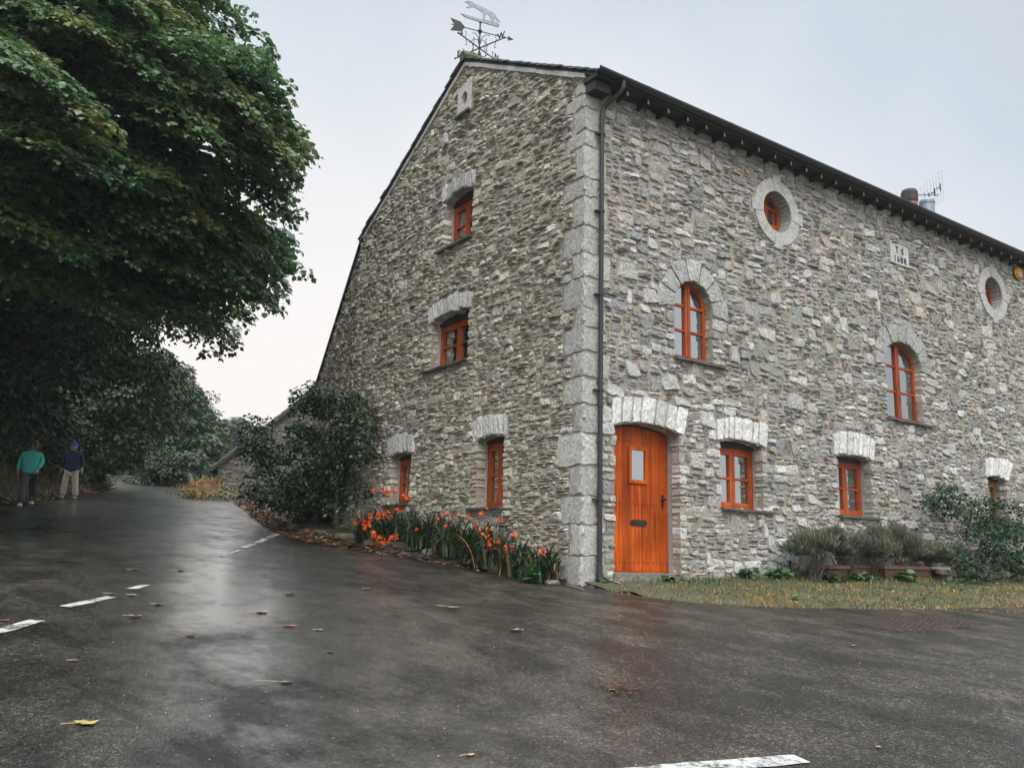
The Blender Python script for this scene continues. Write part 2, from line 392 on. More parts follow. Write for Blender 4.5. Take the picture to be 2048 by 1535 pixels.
PAL_R = np.array([(.24, .235, .225), (.29, .285, .275), (.19, .19, .18), (.34, .335, .325), (.155, .155, .15), (.26, .235, .20), (.21, .225, .225), (.30, .24, .21), (.40, .39, .375), (.17, .185, .20)])
PAL_G = np.array([(.20, .185, .15), (.24, .22, .18), (.165, .155, .125), (.29, .27, .23), (.135, .13, .105), (.22, .185, .14), (.185, .185, .16), (.26, .20, .155), (.33, .315, .28), (.17, .175, .15)])
GAIN = dict(R=1.5, G=1.98, O=.62)
def pick(kind, u, v):
    P = PAL_R if kind == 'R' else PAL_G
    w = np.array([1.4, 1.4, 1.1, 1.0, .6, .9, .8, .4, .55, .4])
    low = max(0.0, 1 - max(v, 0) / 3.2)
    w[8] += .9 * low; w[3] += .5 * low; w[7] += .25 * low
    c = P[rng.choice(10, p=w / w.sum())] * rng.normal(1, .09); c = c * (P.mean() / c.mean()) ** .22
    c = c * .55 + .45 * c.mean() * np.array((1.07, 1.0, .89) if kind == 'R' else (1.09, 1.0, .825))
    if rng.random() < (.03 if kind == 'R' else .007): c = np.array((.37, .365, .35)) * rng.uniform(.9, 1.12)
    if rng.random() < .004: c = np.array((.18, .125, .09)) * rng.uniform(.8, 1.1)
    return c * GAIN[kind] * rng.normal(1, .012, 3)

def warp(p, amp=1.0):
    o = np.array(p, float)
    for k in range(len(o)):
        u, v = o[k]
        o[k, 0] += amp * .022 * mnoise.noise((u * 1.9, v * 2.3, 3.1))
        o[k, 1] += amp * (.034 * mnoise.noise((u * .7, v * 1.1, 9.7)) + .016 * mnoise.noise((u * 2.6, v * 2.2, 4.2)))
    return o

def rubble(mb, fr, outline, blocks, kind, cu=.05, cv=.042, sizes=None, mat=0, prot=1.0):
    o = np.asarray(outline); u0, v0 = o.min(0); u1, v1 = o.max(0)
    nu, nv = int((u1 - u0) / cu) + 1, int((v1 - v0) / cv) + 1
    X, Y = np.meshgrid(u0 + (np.arange(nu) + .5) * cu, v0 + (np.arange(nv) + .5) * cv)
    free = inside(outline, X, Y)
    for b in blocks: free &= ~inside(b, X, Y)
    free = free.copy()
    for r in range(nv):
        for c in range(nu):
            if not free[r, c]: continue
            t = rng.random(); s = sizes
            acc = 0
            for pr, wl, wh, hl, hh in s:
                acc += pr
                if t <= acc: break
            w, h = rng.integers(wl, wh + 1), rng.integers(hl, hh + 1)
            ww = 0
            while ww < w and c + ww < nu and free[r, c + ww]: ww += 1
            if c + ww < nu and free[r, c + ww]:
                k = 0
                while k < 2 and c + ww + k < nu and free[r, c + ww + k]: k += 1
                if k < 2: ww += k if k else 0
            hh_ = 1
            while hh_ < h and r + hh_ < nv and free[r + hh_, c:c + ww].all(): hh_ += 1
            if ww == 1 and hh_ == 1 and rng.random() < .35:
                free[r, c] = False; continue
            free[r:r + hh_, c:c + ww] = False
            a, b = u0 + c * cu, v0 + r * cv; W, H = ww * cu, hh_ * cv
            g = rng.uniform(.003, .011)
            a += g; b += g * .7; W -= 2 * g; H -= 1.5 * g
            p = np.array([(a, b), (a + W, b), (a + W, b + H), (a, b + H)])
            mn = min(W, H)
            p += rng.uniform(-.2, .2, p.shape) * mn
            if ww >= 4 and rng.random() < .25:                      # a slanted end
                p[rng.integers(0, 4), 0] += rng.uniform(-.3, .3) * H
            th = rng.normal(0, .045); cc = p.mean(0); R2 = np.array([(math.cos(th), -math.sin(th)), (math.sin(th), math.cos(th))])
            p = warp(cc + (p - cc) @ R2.T)
            d1 = (.012 + min(.045, rng.exponential(.011))) * prot
            tl = (rng.normal(0, .07), rng.normal(0, .16))
            stone(mb, fr, p, -.02, d1, pick(kind, cc[0], cc[1]), jit=.0045 + .03 * mn * rng.random(), rough=.0045, tilt=tl, mat=mat)

SZ_R = [(.33, 3, 8, 1, 1), (.37, 3, 8, 2, 2), (.10, 3, 5, 2, 3), (.13, 4, 8, 3, 4), (.05, 5, 9, 4, 7), (.02, 1, 2, 1, 2)]
SZ_G = [(.50, 3, 8, 1, 1), (.34, 3, 7, 2, 2), (.10, 2, 4, 2, 3), (.07, 4, 7, 3, 4), (.03, 1, 2, 1, 2)]

def mortar(mb, fr, outline, holes, mat, d=0.0, fill=.5):
    pts = [Vector(p) for p in outline]; edges = [(i, (i + 1) % len(outline)) for i in range(len(outline))]
    for h in holes:
        k = len(pts); pts += [Vector(p) for p in h]; edges += [(k + i, k + (i + 1) % len(h)) for i in range(len(h))]
    v, e, f, *_ = delaunay_2d_cdt(pts, edges, [], 1, 1e-5)
    V = np.array([(p.x, p.y, d) for p in v])
    T = np.array([t for t in f]); cc = V[T].mean(1)
    keep = inside(outline, cc[:, 0], cc[:, 1])
    for h in holes: keep &= ~inside(h, cc[:, 0], cc[:, 1])
    mb.arr(fr(V), T[keep], mat)

def seg_arch(u0, u1, z0, zs, zc, n=10):
    p = [(u0, z0), (u1, z0)]
    for i in range(n + 1):
        t = i / n; p.append((u1 + (u0 - u1) * t, zs + (zc - zs) * (1 - (2 * t - 1) ** 2)))
    return p
def ell_arch(cu, hw, z0, zs, rise, n=16):
    p = [(cu - hw, z0), (cu + hw, z0)]
    for i in range(n + 1):
        t = PI * i / n; p.append((cu + hw * math.cos(t), zs + rise * math.sin(t)))
    return p
def circ(cu, cv, r, n=28, r2=None): return [(cu + r * math.cos(2 * PI * i / n), cv + (r2 or r) * math.sin(2 * PI * i / n)) for i in range(n)]

def reveal(mb, fr, poly, mats, d_mid=-.13, d_in=-.25):
    n = len(poly); p = np.asarray(poly)
    for a, b, m in ((.004, d_mid, mats[0]), (d_mid, d_in, mats[1])):
        A = fr(np.column_stack([p, np.full(n, a)])); B = fr(np.column_stack([p, np.full(n, b)]))
        mb.add(np.concatenate([A, B]), [(i, (i + 1) % n, n + (i + 1) % n, n + i) for i in range(n)], m, (.3, .29, .27))
    mb.add(fr(np.column_stack([p, np.full(n, d_in)])), [tuple(range(n))], mats[2], (.1, .1, .1))

def jambs(mb, fr, u0, u1, z0, z1, kind, blocks):
    for sgn, ue in ((-1, u0), (1, u1)):
        z = z0 - .02; k = rng.integers(0, 2)
        while z < z1 - .03:
            h = min(rng.choice([.06, .08, .11, .15, .20], p=[.2, .25, .25, .2, .1]), z1 - z)
            if z1 - (z + h) < .04: h = z1 - z
            w = rng.uniform(.18, .36) if k % 2 else rng.uniform(.10, .2); k += 1
            a, b = sorted((ue, ue + sgn * w)); pj = rng.uniform(.004, .03); a2, b3 = (a + .005, b + pj) if sgn < 0 else (a - pj, b - .005); b2 = [(a2, z + .005), (b3, z + .005), (b3, z + h - .005), (a2, z + h - .005)]
            blocks.append([(a, z), (b, z), (b, z + h), (a, z + h)])
            stone(mb, fr, b2, -.135, rng.uniform(.008, .035), pick(kind, ue, z) * 1.05, jit=.007, rough=.004, tilt=(rng.normal(0, .06), rng.normal(0, .1)))
            z += h

def head_arch(mb, fr, u0, u1, zs, zc, ext0, ext1, zt_s, zt_c, n, blocks, light, over=.1):
    """flat segmental lintel of upright wedge stones"""
    w = rng.uniform(.6, 1.5, n); w /= w.sum(); e = np.concatenate([[0], np.cumsum(w)])
    def low(t):
        return (u0 - over + (u1 - u0 + 2 * over) * t, zs + (zc - zs) * (1 - (2 * t - 1) ** 2))
    def top(t): return (ext0 + (ext1 - ext0) * t, zt_s + (zt_c - zt_s) * (1 - (2 * t - 1) ** 2))
    for i in range(n):
        a, b = e[i], e[i + 1]; g = .006 / (u1 - u0)
        dt, db = rng.normal(0, .018, 2); db = min(db, .012)
        q = [np.array(low(a + g)) - (0, abs(db)), np.array(low(b - g)) - (0, abs(db)), np.array(top(b - g)) + (0, dt), np.array(top(a + g)) + (0, dt)]
        l = light * rng.uniform(.78, 1.18)
        stone(mb, fr, q, -.15, rng.uniform(.022, .042), np.array((.55, .535, .51)) * l, jit=.006, rough=.004, mat=1, inset=.012, cut=.08)
    blocks.append([low(t) for t in np.linspace(0, 1, 7)] + [top(t) for t in np.linspace(1, 0, 7)])

def ring_arch(mb, fr, cu, hw, zs, rise, t, n, blocks, light, a0=-.05, a1=1.05):
    for i in range(n):
        A = PI * (a0 + (a1 - a0) * (i + .02) / n); B = PI * (a0 + (a1 - a0) * (i + .98) / n)
        tt = t * rng.uniform(.9, 1.12)
        P = lambda a, o: (cu + (hw + o) * math.cos(a), zs + (rise + o) * math.sin(a))
        m = (A + B) / 2
        q = [P(A, 0), P(A, tt), P(m, tt * 1.03), P(B, tt), P(B, 0), P(m, 0)]
        q = [(x, z) for x, z in q][::1]
        stone(mb, fr, q, -.14, rng.uniform(.018, .04), np.array((.41, .40, .375)) * light * rng.uniform(.85, 1.15), jit=.006, rough=.004, mat=1, cut=.1)
    blocks.append([(cu + (hw + t) * math.cos(PI * x), zs + (rise + t) * math.sin(PI * x)) for x in np.linspace(a0, a1, 20)] + [(cu + (hw - .05) * math.cos(PI * x), zs + (rise - .05) * math.sin(PI * x)) for x in np.linspace(a1, a0, 20)])

# ------------------------------------------------------------------ windows
def boxf(mb, fr, u0, u1, v0, v1, d0, d1, mat=0, col=(1, 1, 1), jit=0): mb.box((u0, v0, d0), (u1, v1, d1), mat, col, fr, jit)

def sill_slab(fr, u0, u1, z, parent, depth=.09, th=.045):
    mb = MB(); p = [(u0, -.2), (u1, -.2)]
    n = 9; fr_ = [(u1 + (u0 - u1) * i / n, depth + rng.normal(0, .008)) for i in range(n + 1)]
    P = np.array(p + fr_); k = len(P)
    zz = z - th * .5 * 0
    T = fr(np.column_stack([P[:, 0], np.full(k, z) - .25 * np.maximum(P[:, 1], 0) * .3, P[:, 1]])); B = fr(np.column_stack([P[:, 0], np.full(k, z - th) + rng.normal(0, .006, k), P[:, 1]]))
    mb.add(np.concatenate([T, B]), [tuple(range(k)), tuple(range(2 * k - 1, k - 1, -1))] + [(i, k + i, k + (i + 1) % k, (i + 1) % k) for i in range(k)])
    return mb.build('sill', M['slate'], parent)

def window_rect(fr, u0, u1, z0, z1, parent, wood='wood', bars=1, lintel_to=None, d=-.20, sill=(.05, .2), curtain=True):
    mb = MB(); w = .055
    boxf(mb, fr, u0, u0 + w, z0, z1, d - .05, d); boxf(mb, fr, u1 - w, u1, z0, z1, d - .05, d)
    boxf(mb, fr, u0 + w, u1 - w, z0, z0 + w * .9, d - .05, d + .012); boxf(mb, fr, u0 + w, u1 - w, z1 - w, z1, d - .05, d)
    cu = (u0 + u1) / 2
    for a, b in ((u0 + w + .004, cu - .004), (cu + .004, u1 - w - .004)):
        s = .058; lo, hi = z0 + w * .9 + .004, z1 - w - .004; D0, D1 = d - .045, d + .008
        c = (1.06, 1.06, 1.06)
        boxf(mb, fr, a, a + s, lo, hi, D0, D1, 0, c); boxf(mb, fr, b - s, b, lo, hi, D0, D1, 0, c)
        boxf(mb, fr, a + s, b - s, lo, lo + s, D0, D1 - .001, 0, c); boxf(mb, fr, a + s, b - s, hi - s, hi, D0, D1 - .001, 0, c)
        for k in range(bars):
            zb = lo + (hi - lo) * (k + 1) / (bars + 1); boxf(mb, fr, a + s, b - s, zb - .016, zb + .016, D0, D1 - .004, 0, c)
    f = mb.build('window', M[wood], parent)
    g = MB(); g.prism([(u0 + .05, z0 + .05), (u1 - .05, z0 + .05), (u1 - .05, z1 - .05), (u0 + .05, z1 - .05)], fr, d - .040, d - .032)
    g.build('pane', M['glass'], f)
    sill_slab(fr, u0 - sill[0], u1 + sill[1], z0, f)
    if lintel_to:
        l = MB(); boxf(l, fr, u0 - .03, u1 + .03, z1, lintel_to, -.246, d + .03); l.build('lintel', M['lintel'], f)
    return f

def window_arch(fr, cu, hw, z0, zs, rise, parent, d=-.12, sill=(.05, .3)):
    mb = MB(); w = .065; n = 22
    out = [(cu + hw, z0)] + [(cu + hw * math.cos(PI * i / n), zs + rise * math.sin(PI * i / n)) for i in range(n + 1)] + [(cu - hw, z0)]
    inn = [(cu + hw - w, z0)] + [(cu + (hw - w) * math.cos(PI * i / n), zs + (rise - w) * math.sin(PI * i / n)) for i in range(n + 1)] + [(cu - hw + w, z0)]
    for i in range(len(out) - 1): mb.prism([out[i], out[i + 1], inn[i + 1], inn[i]], fr, d - .05, d)
    boxf(mb, fr, cu - hw + w, cu + hw - w, z0, z0 + .08, d - .05, d - .001)
    for a in (-1, 1):
        m0, m1 = sorted((cu + a * .006, cu + a * .062)); boxf(mb, fr, m0, m1, z0 + .08, zs + rise - w, d - .05, d + .008, 0, (1.08, 1.08, 1.08))
        for zb in (z0 + .08 + (zs + rise - z0 - .08) * .34, z0 + .08 + (zs + rise - z0 - .08) * .68):
            hw2 = hw - w if zb < zs else (hw - w) * math.sqrt(max(.05, 1 - ((zb - zs) / (rise - w)) ** 2))
            b0, b1 = sorted((cu + a * .062, cu + a * hw2)); boxf(mb, fr, b0, b1, zb - .018, zb + .018, d - .05, d - .003)
    f = mb.build('window', M['wood'], parent)
    g = MB(); g.prism(inn, fr, d - .040, d - .032); g.build('pane', M['glass'], f)
    sill_slab(fr, cu - hw - sill[0], cu + hw + sill[1], z0, f)
    return f

def window_round(fr, cu, cv, r, parent, d=-.22):
    mb = MB(); n = 28; w = .075
    for i in range(n):
        a, b = 2 * PI * i / n, 2 * PI * (i + 1) / n
        P = lambda t, q: (cu + q * math.cos(t), cv + q * math.sin(t))
        mb.prism([P(a, r), P(b, r), P(b, r - w), P(a, r - w)], fr, d - .05, d)
    R = r - w
    boxf(mb, fr, cu - .03, cu + .03, cv - R, cv + R, d - .05, d - .002)
    for q in (-.16, .16):
        h = math.sqrt(R * R - q * q)
        boxf(mb, fr, cu - h, cu - .03, cv + q - .028, cv + q + .028, d - .05, d - .004); boxf(mb, fr, cu + .03, cu + h, cv + q - .028, cv + q + .028, d - .05, d - .004)
        boxf(mb, fr, cu + q * 1.25 - .02, cu + q * 1.25 + .02, cv - .132, cv + .132, d - .05, d - .006)
    f = mb.build('window', M['wood'], parent)
    g = MB(); g.prism(circ(cu, cv, r - .03), fr, d - .042, d - .034); g.build('pane', M['glass'], f)
    return f

# ------------------------------------------------------------------ the stone house
house = thing('stone_house', 'big grey rubble stone barn house with orange door and round upper windows', 'house', (XC, YD, -.3))
def hchild(o):
    o.parent = house; o.matrix_parent_inverse = house.matrix_world.inverted(); return o
house.location = (0, 0, 0)
S_R, S_G = .54, .565
RU, RZ = 3.56, 9.33                            # ridge in gable coordinates
wall = MB(); blocksR = []
UEND = 17.5
openR = dict(door=seg_arch(.61, 1.93, -.22, 1.95, 2.05), w1=seg_arch(2.84, 3.87, .89, 1.93, 2.0), w2=seg_arch(5.90, 6.92, .93, 1.96, 2.03), w3=seg_arch(11.17, 11.95, .8, 1.97, 2.02),
             a1=ell_arch(2.28, .43, 3.18, 4.06, .42), a2=ell_arch(8.22, .62, 2.86, 4.0, .44), r1=circ(4.47, 6.24, .385), r2=circ(12.07, 6.22, .385))
bl = [list(v) for v in openR.values()]
jambs(wall, FR, .61, 1.93, -.2, 1.82, 'R', bl); jambs(wall, FR, 2.84, 3.87, .89, 1.90, 'R', bl); jambs(wall, FR, 5.90, 6.92, .93, 1.93, 'R', bl); jambs(wall, FR, 11.17, 11.95, .8, 1.94, 'R', bl)
jambs(wall, FR, 1.85, 2.71, 3.18, 4.0, 'R', bl); jambs(wall, FR, 7.60, 8.84, 2.86, 3.92, 'R', bl)
head_arch(wall, FR, .61, 1.93, 1.95, 2.05, .54, 2.14, 2.36, 2.45, 7, bl, 1.2)
stone(wall, FR, [(.31, 1.80), (.60, 1.80), (.58, 1.95), (.52, 2.22), (.31, 2.24)], -.1, .03, (.52, .51, .5), mat=1); bl.append([(.30, 1.79), (.62, 1.79), (.6, 2.25), (.30, 2.25)])
head_arch(wall, FR, 2.84, 3.87, 1.93, 2.0, 2.77, 4.03, 2.30, 2.39, 7, bl, 1.2)
head_arch(wall, FR, 5.90, 6.92, 1.96, 2.03, 5.83, 7.12, 2.39, 2.48, 7, bl, 1.3)
head_arch(wall, FR, 11.17, 11.95, 1.97, 2.02, 11.10, 12.35, 2.37, 2.45, 7, bl, 1.3)
ring_arch(wall, FR, 2.28, .43, 4.06, .42, .35, 7, bl, 1.0); ring_arch(wall, FR, 8.22, .62, 4.0, .44, .36, 9, bl, .9)
for cu, cv in ((4.47, 6.24), (12.07, 6.22)):          # dressed stone rings with four key blocks
    for k in range(4):
        t0 = PI / 2 * k
        for a, b, ro in ((-.17, .17, .70), (.18, PI / 2 - .18, .62)):
            A, B = t0 + a, t0 + b; n = 3 if ro > .65 else 7
            th = np.linspace(A, B, n)
            q = [(cu + ro * math.cos(x), cv + ro * math.sin(x)) for x in th] + [(cu + .385 * math.cos(x), cv + .385 * math.sin(x)) for x in th[::-1]]
            P = np.array(q); k2 = len(P)
            wall.prism(q, FR, -.2, .035 if ro > .65 else .028, 1, np.array((.45, .44, .42)) * rng.uniform(.92, 1.06))
    bl.append(circ(cu, cv, .63)); bl += [[(cu - .11, cv - .7), (cu + .11, cv - .7), (cu + .11, cv + .7), (cu - .11, cv + .7)], [(cu - .7, cv - .11), (cu + .7, cv - .11), (cu + .7, cv + .11), (cu - .7, cv + .11)]]
bl.append([(8.0, 6.08), (8.66, 6.08), (8.66, 6.52), (8.0, 6.52)])
bl.append([(7.84, 1.90), (8.0, 1.90), (8.0, 2.05), (7.84, 2.05)])
# quoins
qz = [7.23, 7.04, 6.8, 6.43, 6.17, 5.66, 5.36, 4.9, 4.48, 4.1, 3.63, 3.35, 2.97, 2.6, 2.21, 1.79, 1.33, .91, .51, .08, -.6]
blG = []; quo = MB()
for i in range(len(qz) - 1):
    z1, z0 = qz[i], qz[i + 1]; wide = i % 2 == (1 if i < 8 else 1)
    wg = rng.uniform(.36, .62) if (i % 2 == 1) else rng.uniform(.16, .30)
    wr = rng.uniform(.22, .32) if (i % 2 == 1) else rng.uniform(.36, .52)
    if z0 < 2.3: wr = min(wr, .34 if i % 2 == 0 else .27)
    g = .008; c = np.array((.41, .395, .365)) * rng.uniform(.84, 1.1) * (1.12 if z0 < 2.5 else 1.0)
    e = rng.uniform(.013, .02)
    def cv_(p): return p
    # L-shaped block as two stones sharing the arris
    stone(quo, FG, [(-e, z0 + g), (wg - g, z0 + g), (wg - g - rng.uniform(0, .05), z1 - g), (-e, z1 - g)], -.02, e, c, jit=.015, rough=.0014, mat=1, inset=.007, cut=.06)
    stone(quo, FR, [(-e, z0 + g), (wr - g, z0 + g), (wr - g, z1 - g), (-e, z1 - g)], -.02, e, c * 1.02, jit=.015, rough=.0014, mat=1, inset=.007, cut=.06)
    blG.append([(0, z0), (wg, z0), (wg, z1), (0, z1)]); bl.append([(-.1, z0), (wr, z0), (wr, z1), (-.1, z1)])
outR = [(0, -.75), (UEND, -.75), (UEND, 7.28), (0, 7.28)]
rubble(wall, FR, outR, bl, 'R', sizes=SZ_R)
mortar(wall, FR, outR, list(openR.values()), 2)
for k, v in openR.items(): reveal(wall, FR, v, (1 if k[0] == 'r' else 2, 3 if k[0] != 'r' else 1, 4))
front = hchild(wall.build('front_wall', [M['stone'], M['ashlar'], M['mortar'], M['liner'], M['soffit']]))
hchild(quo.build('corner_stonework', [M['stone'], M['ashlar']]))
# gable
gab = MB()
openG = dict(A=seg_arch(3.12, 4.11, 5.63, 6.58, 6.68), B=seg_arch(3.11, 4.42, 3.37, 4.30, 4.39), Cw=seg_arch(1.93, 2.70, .79, 1.92, 1.97), Dw=seg_arch(4.98, 5.78, .95, 1.89, 1.94))
blG += [list(v) for v in openG.values()]
for u0, u1, z0, z1 in ((3.12, 4.11, 5.63, 6.5), (3.11, 4.42, 3.37, 4.22), (1.93, 2.70, .79, 1.86), (4.98, 5.78, .95, 1.84)): jambs(gab, FG, u0, u1, z0, z1, 'G', blG)
head_arch(gab, FG, 3.12, 4.11, 6.58, 6.68, 3.04, 4.22, 6.93, 6.99, 8, blG, .82, .08)
head_arch(gab, FG, 3.11, 4.42, 4.30, 4.39, 2.98, 4.58, 4.60, 4.70, 9, blG, .88, .08)
head_arch(gab, FG, 1.93, 2.70, 1.92, 1.97, 1.85, 2.92, 2.29, 2.35, 8, blG, 1.0, .12)
head_arch(gab, FG, 4.98, 5.78, 1.89, 1.94, 4.88, 6.0, 2.26, 2.34, 7, blG, .95, .12)
blG.append([(3.31, 8.19), (3.77, 8.19), (3.77, 8.80), (3.31, 8.80)])
outG = [(0, -.75), (7.75, .0), (7.75, 6.9), (RU, RZ - .1), (0, 7.28)]
rubble(gab, FG, outG, blG, 'G', sizes=SZ_G, prot=1.05)
mortar(gab, FG, [(0, -.75), (7.75, -.75), (7.75, 6.94), (RU, RZ - .06), (0, 7.32)], list(openG.values()) + [circ(3.535, 8.49, .12, 16, .16)], 2)
for v in openG.values(): reveal(gab, FG, v, (2, 3, 4))
outB = [(0, 0), (5.4, 0), (5.4, 4.1), (0, 6.93)]
slit = [(.42, 3.55), (.62, 3.55), (.62, 4.25), (.42, 4.25)]
rubble(gab, FB, outB, [slit], 'G', cu=.055, cv=.046, sizes=SZ_G, prot=1.0)
mortar(gab, FB, outB, [slit], 2)
reveal(gab, FB, slit, (2, 4, 4))
hchild(gab.build('gable_wall', [M['stone'], M['ashlar'], M['mortar'], M['liner'], M['soffit']]))
# pierced owl-hole slab
sl = MB(); hole = circ(3.535, 8.49, .105, 20, .14)
def rectpt(a):
    c, s = math.cos(a), math.sin(a); k = min(.225 / max(abs(c), 1e-6), .30 / max(abs(s), 1e-6)); return (3.54 + k * c, 8.495 + k * s)
angs = sorted([2 * PI * i / 20 for i in range(20)] + [math.atan2(.30, .225), PI - math.atan2(.30, .225), PI + math.atan2(.30, .225), 2 * PI - math.atan2(.30, .225)])
hp = [(3.535 + .105 * math.cos(a), 8.49 + .14 * math.sin(a)) for a in angs]; rp = [rectpt(a) for a in angs]; n = len(angs)
for i in range(n): sl.prism([hp[i], hp[(i + 1) % n], rp[(i + 1) % n], rp[i]], FG, -.16, .03, 0, (.52, .50, .47))
sl.prism(hole, FG, -.17, -.14, 1)
boxf(sl, FG, 3.30, 3.80, 8.145, 8.19, -.05, .09, 2)
hchild(sl.build('owl_hole', [M['ashlar'], M['soffit'], M['slate']]))
# windows
for o in (window_rect(FR, 2.84, 3.87, .89, 1.89, None, lintel_to=2.03, sill=(.02, .22)), window_rect(FR, 5.90, 6.92, .93, 1.92, None, lintel_to=2.06, sill=(.02, .22)), window_rect(FR, 11.17, 11.95, .82, 1.93, None, 'oldwood', lintel_to=2.05),
          window_arch(FR, 2.28, .43, 3.18, 4.06, .42, None, sill=(.02, .24)), window_arch(FR, 8.22, .62, 2.86, 4.0, .44, None, sill=(.05, .3)), window_round(FR, 4.47, 6.24, .385, None), window_round(FR, 12.07, 6.22, .385, None),
          window_rect(FG, 3.12, 4.11, 5.66, 6.52, None, lintel_to=6.7, sill=(.02, .2)), window_rect(FG, 3.11, 4.42, 3.40, 4.24, None, lintel_to=4.42, sill=(.02, .26)),
          window_rect(FG, 1.93, 2.70, .82, 1.87, None, lintel_to=2.0, sill=(.04, .2)), window_rect(FG, 4.98, 5.78, .98, 1.84, None, lintel_to=1.97, sill=(.02, .12))): hchild(o)
# door
dm = MB(); zb = -.12; d = -.24
edges = np.linspace(.62, 1.92, 8) + np.concatenate([[0], rng.normal(0, .012, 6), [0]])
def dtop(u): t = (u - .61) / 1.32; return 1.93 + .09 * (1 - (2 * t - 1) ** 2)
for i in range(7):
    a, b = edges[i] + .003, edges[i + 1] - .003; k = rng.uniform(.68, 1.15)
    dm.prism([(a, zb), (b, zb), (b, dtop(b)), ((a + b) / 2, dtop((a + b) / 2)), (a, dtop(a))], FR, d - .04, d + rng.uniform(0, .004), 0, (k, k * .98, k * .95))
dm.prism([(.62, zb), (1.92, zb), (1.92, 1.93), (.62, 1.93)], FR, d - .06, d - .012, 1)
for z in (.0, .86, 1.80):                                    # rows of clenched nails
    for i in range(7):
        for q in (.3, .72):
            u = edges[i] + (edges[i + 1] - edges[i]) * q
            dm.lathe([(.008, 0), (.006, .006), (.001, .008)], (0, 0, 0), 8, 1) if False else boxf(dm, FR, u - .008, u + .008, z - .008, z + .008, d, d + .010, 1)
boxf(dm, FR, .62, 1.92, zb - .03, zb - .004, d - .05, d + .02, 2)
door = hchild(dm.build('door', [M['door'], M['soffit'], M['wood']]))
pw = MB(); a0, a1, b0, b1 = 1.09, 1.47, 1.17, 1.72
for q in ((a0, a0 + .05, b0, b1), (a1 - .05, a1, b0, b1), (a0 + .05, a1 - .05, b0, b0 + .05), (a0 + .05, a1 - .05, b1 - .05, b1)): boxf(pw, FR, *q, d - .01, d + .035)
pf = pw.build('pane_frame', M['door'], door)
pg = MB(); pg.prism([(a0 + .04, b0 + .04), (a1 - .04, b0 + .04), (a1 - .04, b1 - .04), (a0 + .04, b1 - .04)], FR, d + .002, d + .012); pg.build('pane', M['glass'], door)
lp = MB(); cu, cz = 1.30, .585
lp.prism([(cu - .18, cz), (cu - .16, cz - .02), (cu - .145, cz - .045), (cu + .145, cz - .045), (cu + .16, cz - .02), (cu + .18, cz), (cu + .16, cz + .02), (cu + .145, cz + .045), (cu - .145, cz + .045), (cu - .16, cz + .02)], FR, d, d + .014)
boxf(lp, FR, cu - .115, cu + .115, cz - .022, cz + .022, d + .014, d + .022)
lp.build('letter_plate', M['brass'], door)
hd = MB(); hu, hz = 1.80, .93
hd.prism([(hu - .02, hz + .10), (hu + .02, hz + .10), (hu + .032, hz + .05), (hu + .025, hz - .06), (hu, hz - .14), (hu - .025, hz - .06), (hu - .032, hz + .05)], FR, d, d + .01)
hd.tube(FR(np.array([(hu, hz + .02, d + .01), (hu, hz + .02, d + .06), (hu + .0, hz + .03, d + .075)])), .012, 8)
hd.tube(FR(np.array([(hu + .01, hz + .03, d + .07), (hu - .05, hz + .035, d + .075), (hu - .10, hz + .02, d + .07)])), [.013, .011, .008], 8)
hd.build('handle', M['brass'], door)
st = MB(); boxf(st, FR, .56, 1.96, -.34, -.155, -.23, .06, 0, (.22, .215, .19), .012); hchild(st.build('doorstep', M['ashlar']))
# roof
rf = MB(); TH = .075
def roof_slope(ua, za, ub, zb_, x0, x1, n):
    du = np.array([ub - ua, zb_ - za]); L = np.hypot(*du); nn = np.array([-du[1], du[0]]) / L
    if nn[1] < 0: nn = -nn
    rows = int(L / .24)
    for i in range(rows):                                           # overlapping courses of slate
        s0, s1 = i / rows, (i + 1.15) / rows
        a = np.array([ua, za]) + du * s0; b = np.array([ua, za]) + du * min(s1, 1)
        x = x0
        while x < x1:
            w = rng.uniform(.35, .7) if x < x0 + 2 else 2.5
            e = rng.uniform(-.012, .012) - (rng.uniform(0, .02) if x == x0 else 0)
            xa, xb = x + (e if x == x0 else 0), min(x + w, x1)
            lift = nn * .028; base = a - nn * .0
            P = [a + lift, b + nn * .008, b - nn * .02, a + lift - nn * .022]
            V = [(XC + xx, YD + p[0], p[1]) for xx in (xa, xb - .004) for p in P]
            rf.add(V, [(0, 1, 2, 3), (7, 6, 5, 4), (0, 4, 5, 1), (1, 5, 6, 2), (2, 6, 7, 3), (3, 7, 4, 0)], 0)
            x += w
    P = [np.array([ua, za]) - nn * .022, np.array([ub, zb_]) - nn * .022, np.array([ub, zb_]) - nn * (TH), np.array([ua, za]) - nn * (TH)]
    V = [(XC + xx, YD + p[0], p[1]) for xx in (x0 + .03, x1) for p in P]
    rf.add(V, [(0, 1, 2, 3), (7, 6, 5, 4), (0, 4, 5, 1), (1, 5, 6, 2), (2, 6, 7, 3), (3, 7, 4, 0)], 1)
EU = -.36; EZ = 7.42 + EU * S_R
roof_slope(EU, EZ, RU, RZ + .01, -.07, UEND, 1)
roof_slope(7.86, 6.93, RU, RZ + .01, -.07, UEND, 1)
for i in range(4):
    x = -.1 + i * .5
    rf.tube([(XC + x, YD + RU, RZ + .03), (XC + x + .25, YD + RU, RZ + .05), (XC + x + .5, YD + RU, RZ + .03)], [.10, .12, .10], 7, 2)
rf.box((XC + 1.9, YD + RU - .11, RZ - .02), (XC + UEND, YD + RU + .11, RZ + .09), 2)
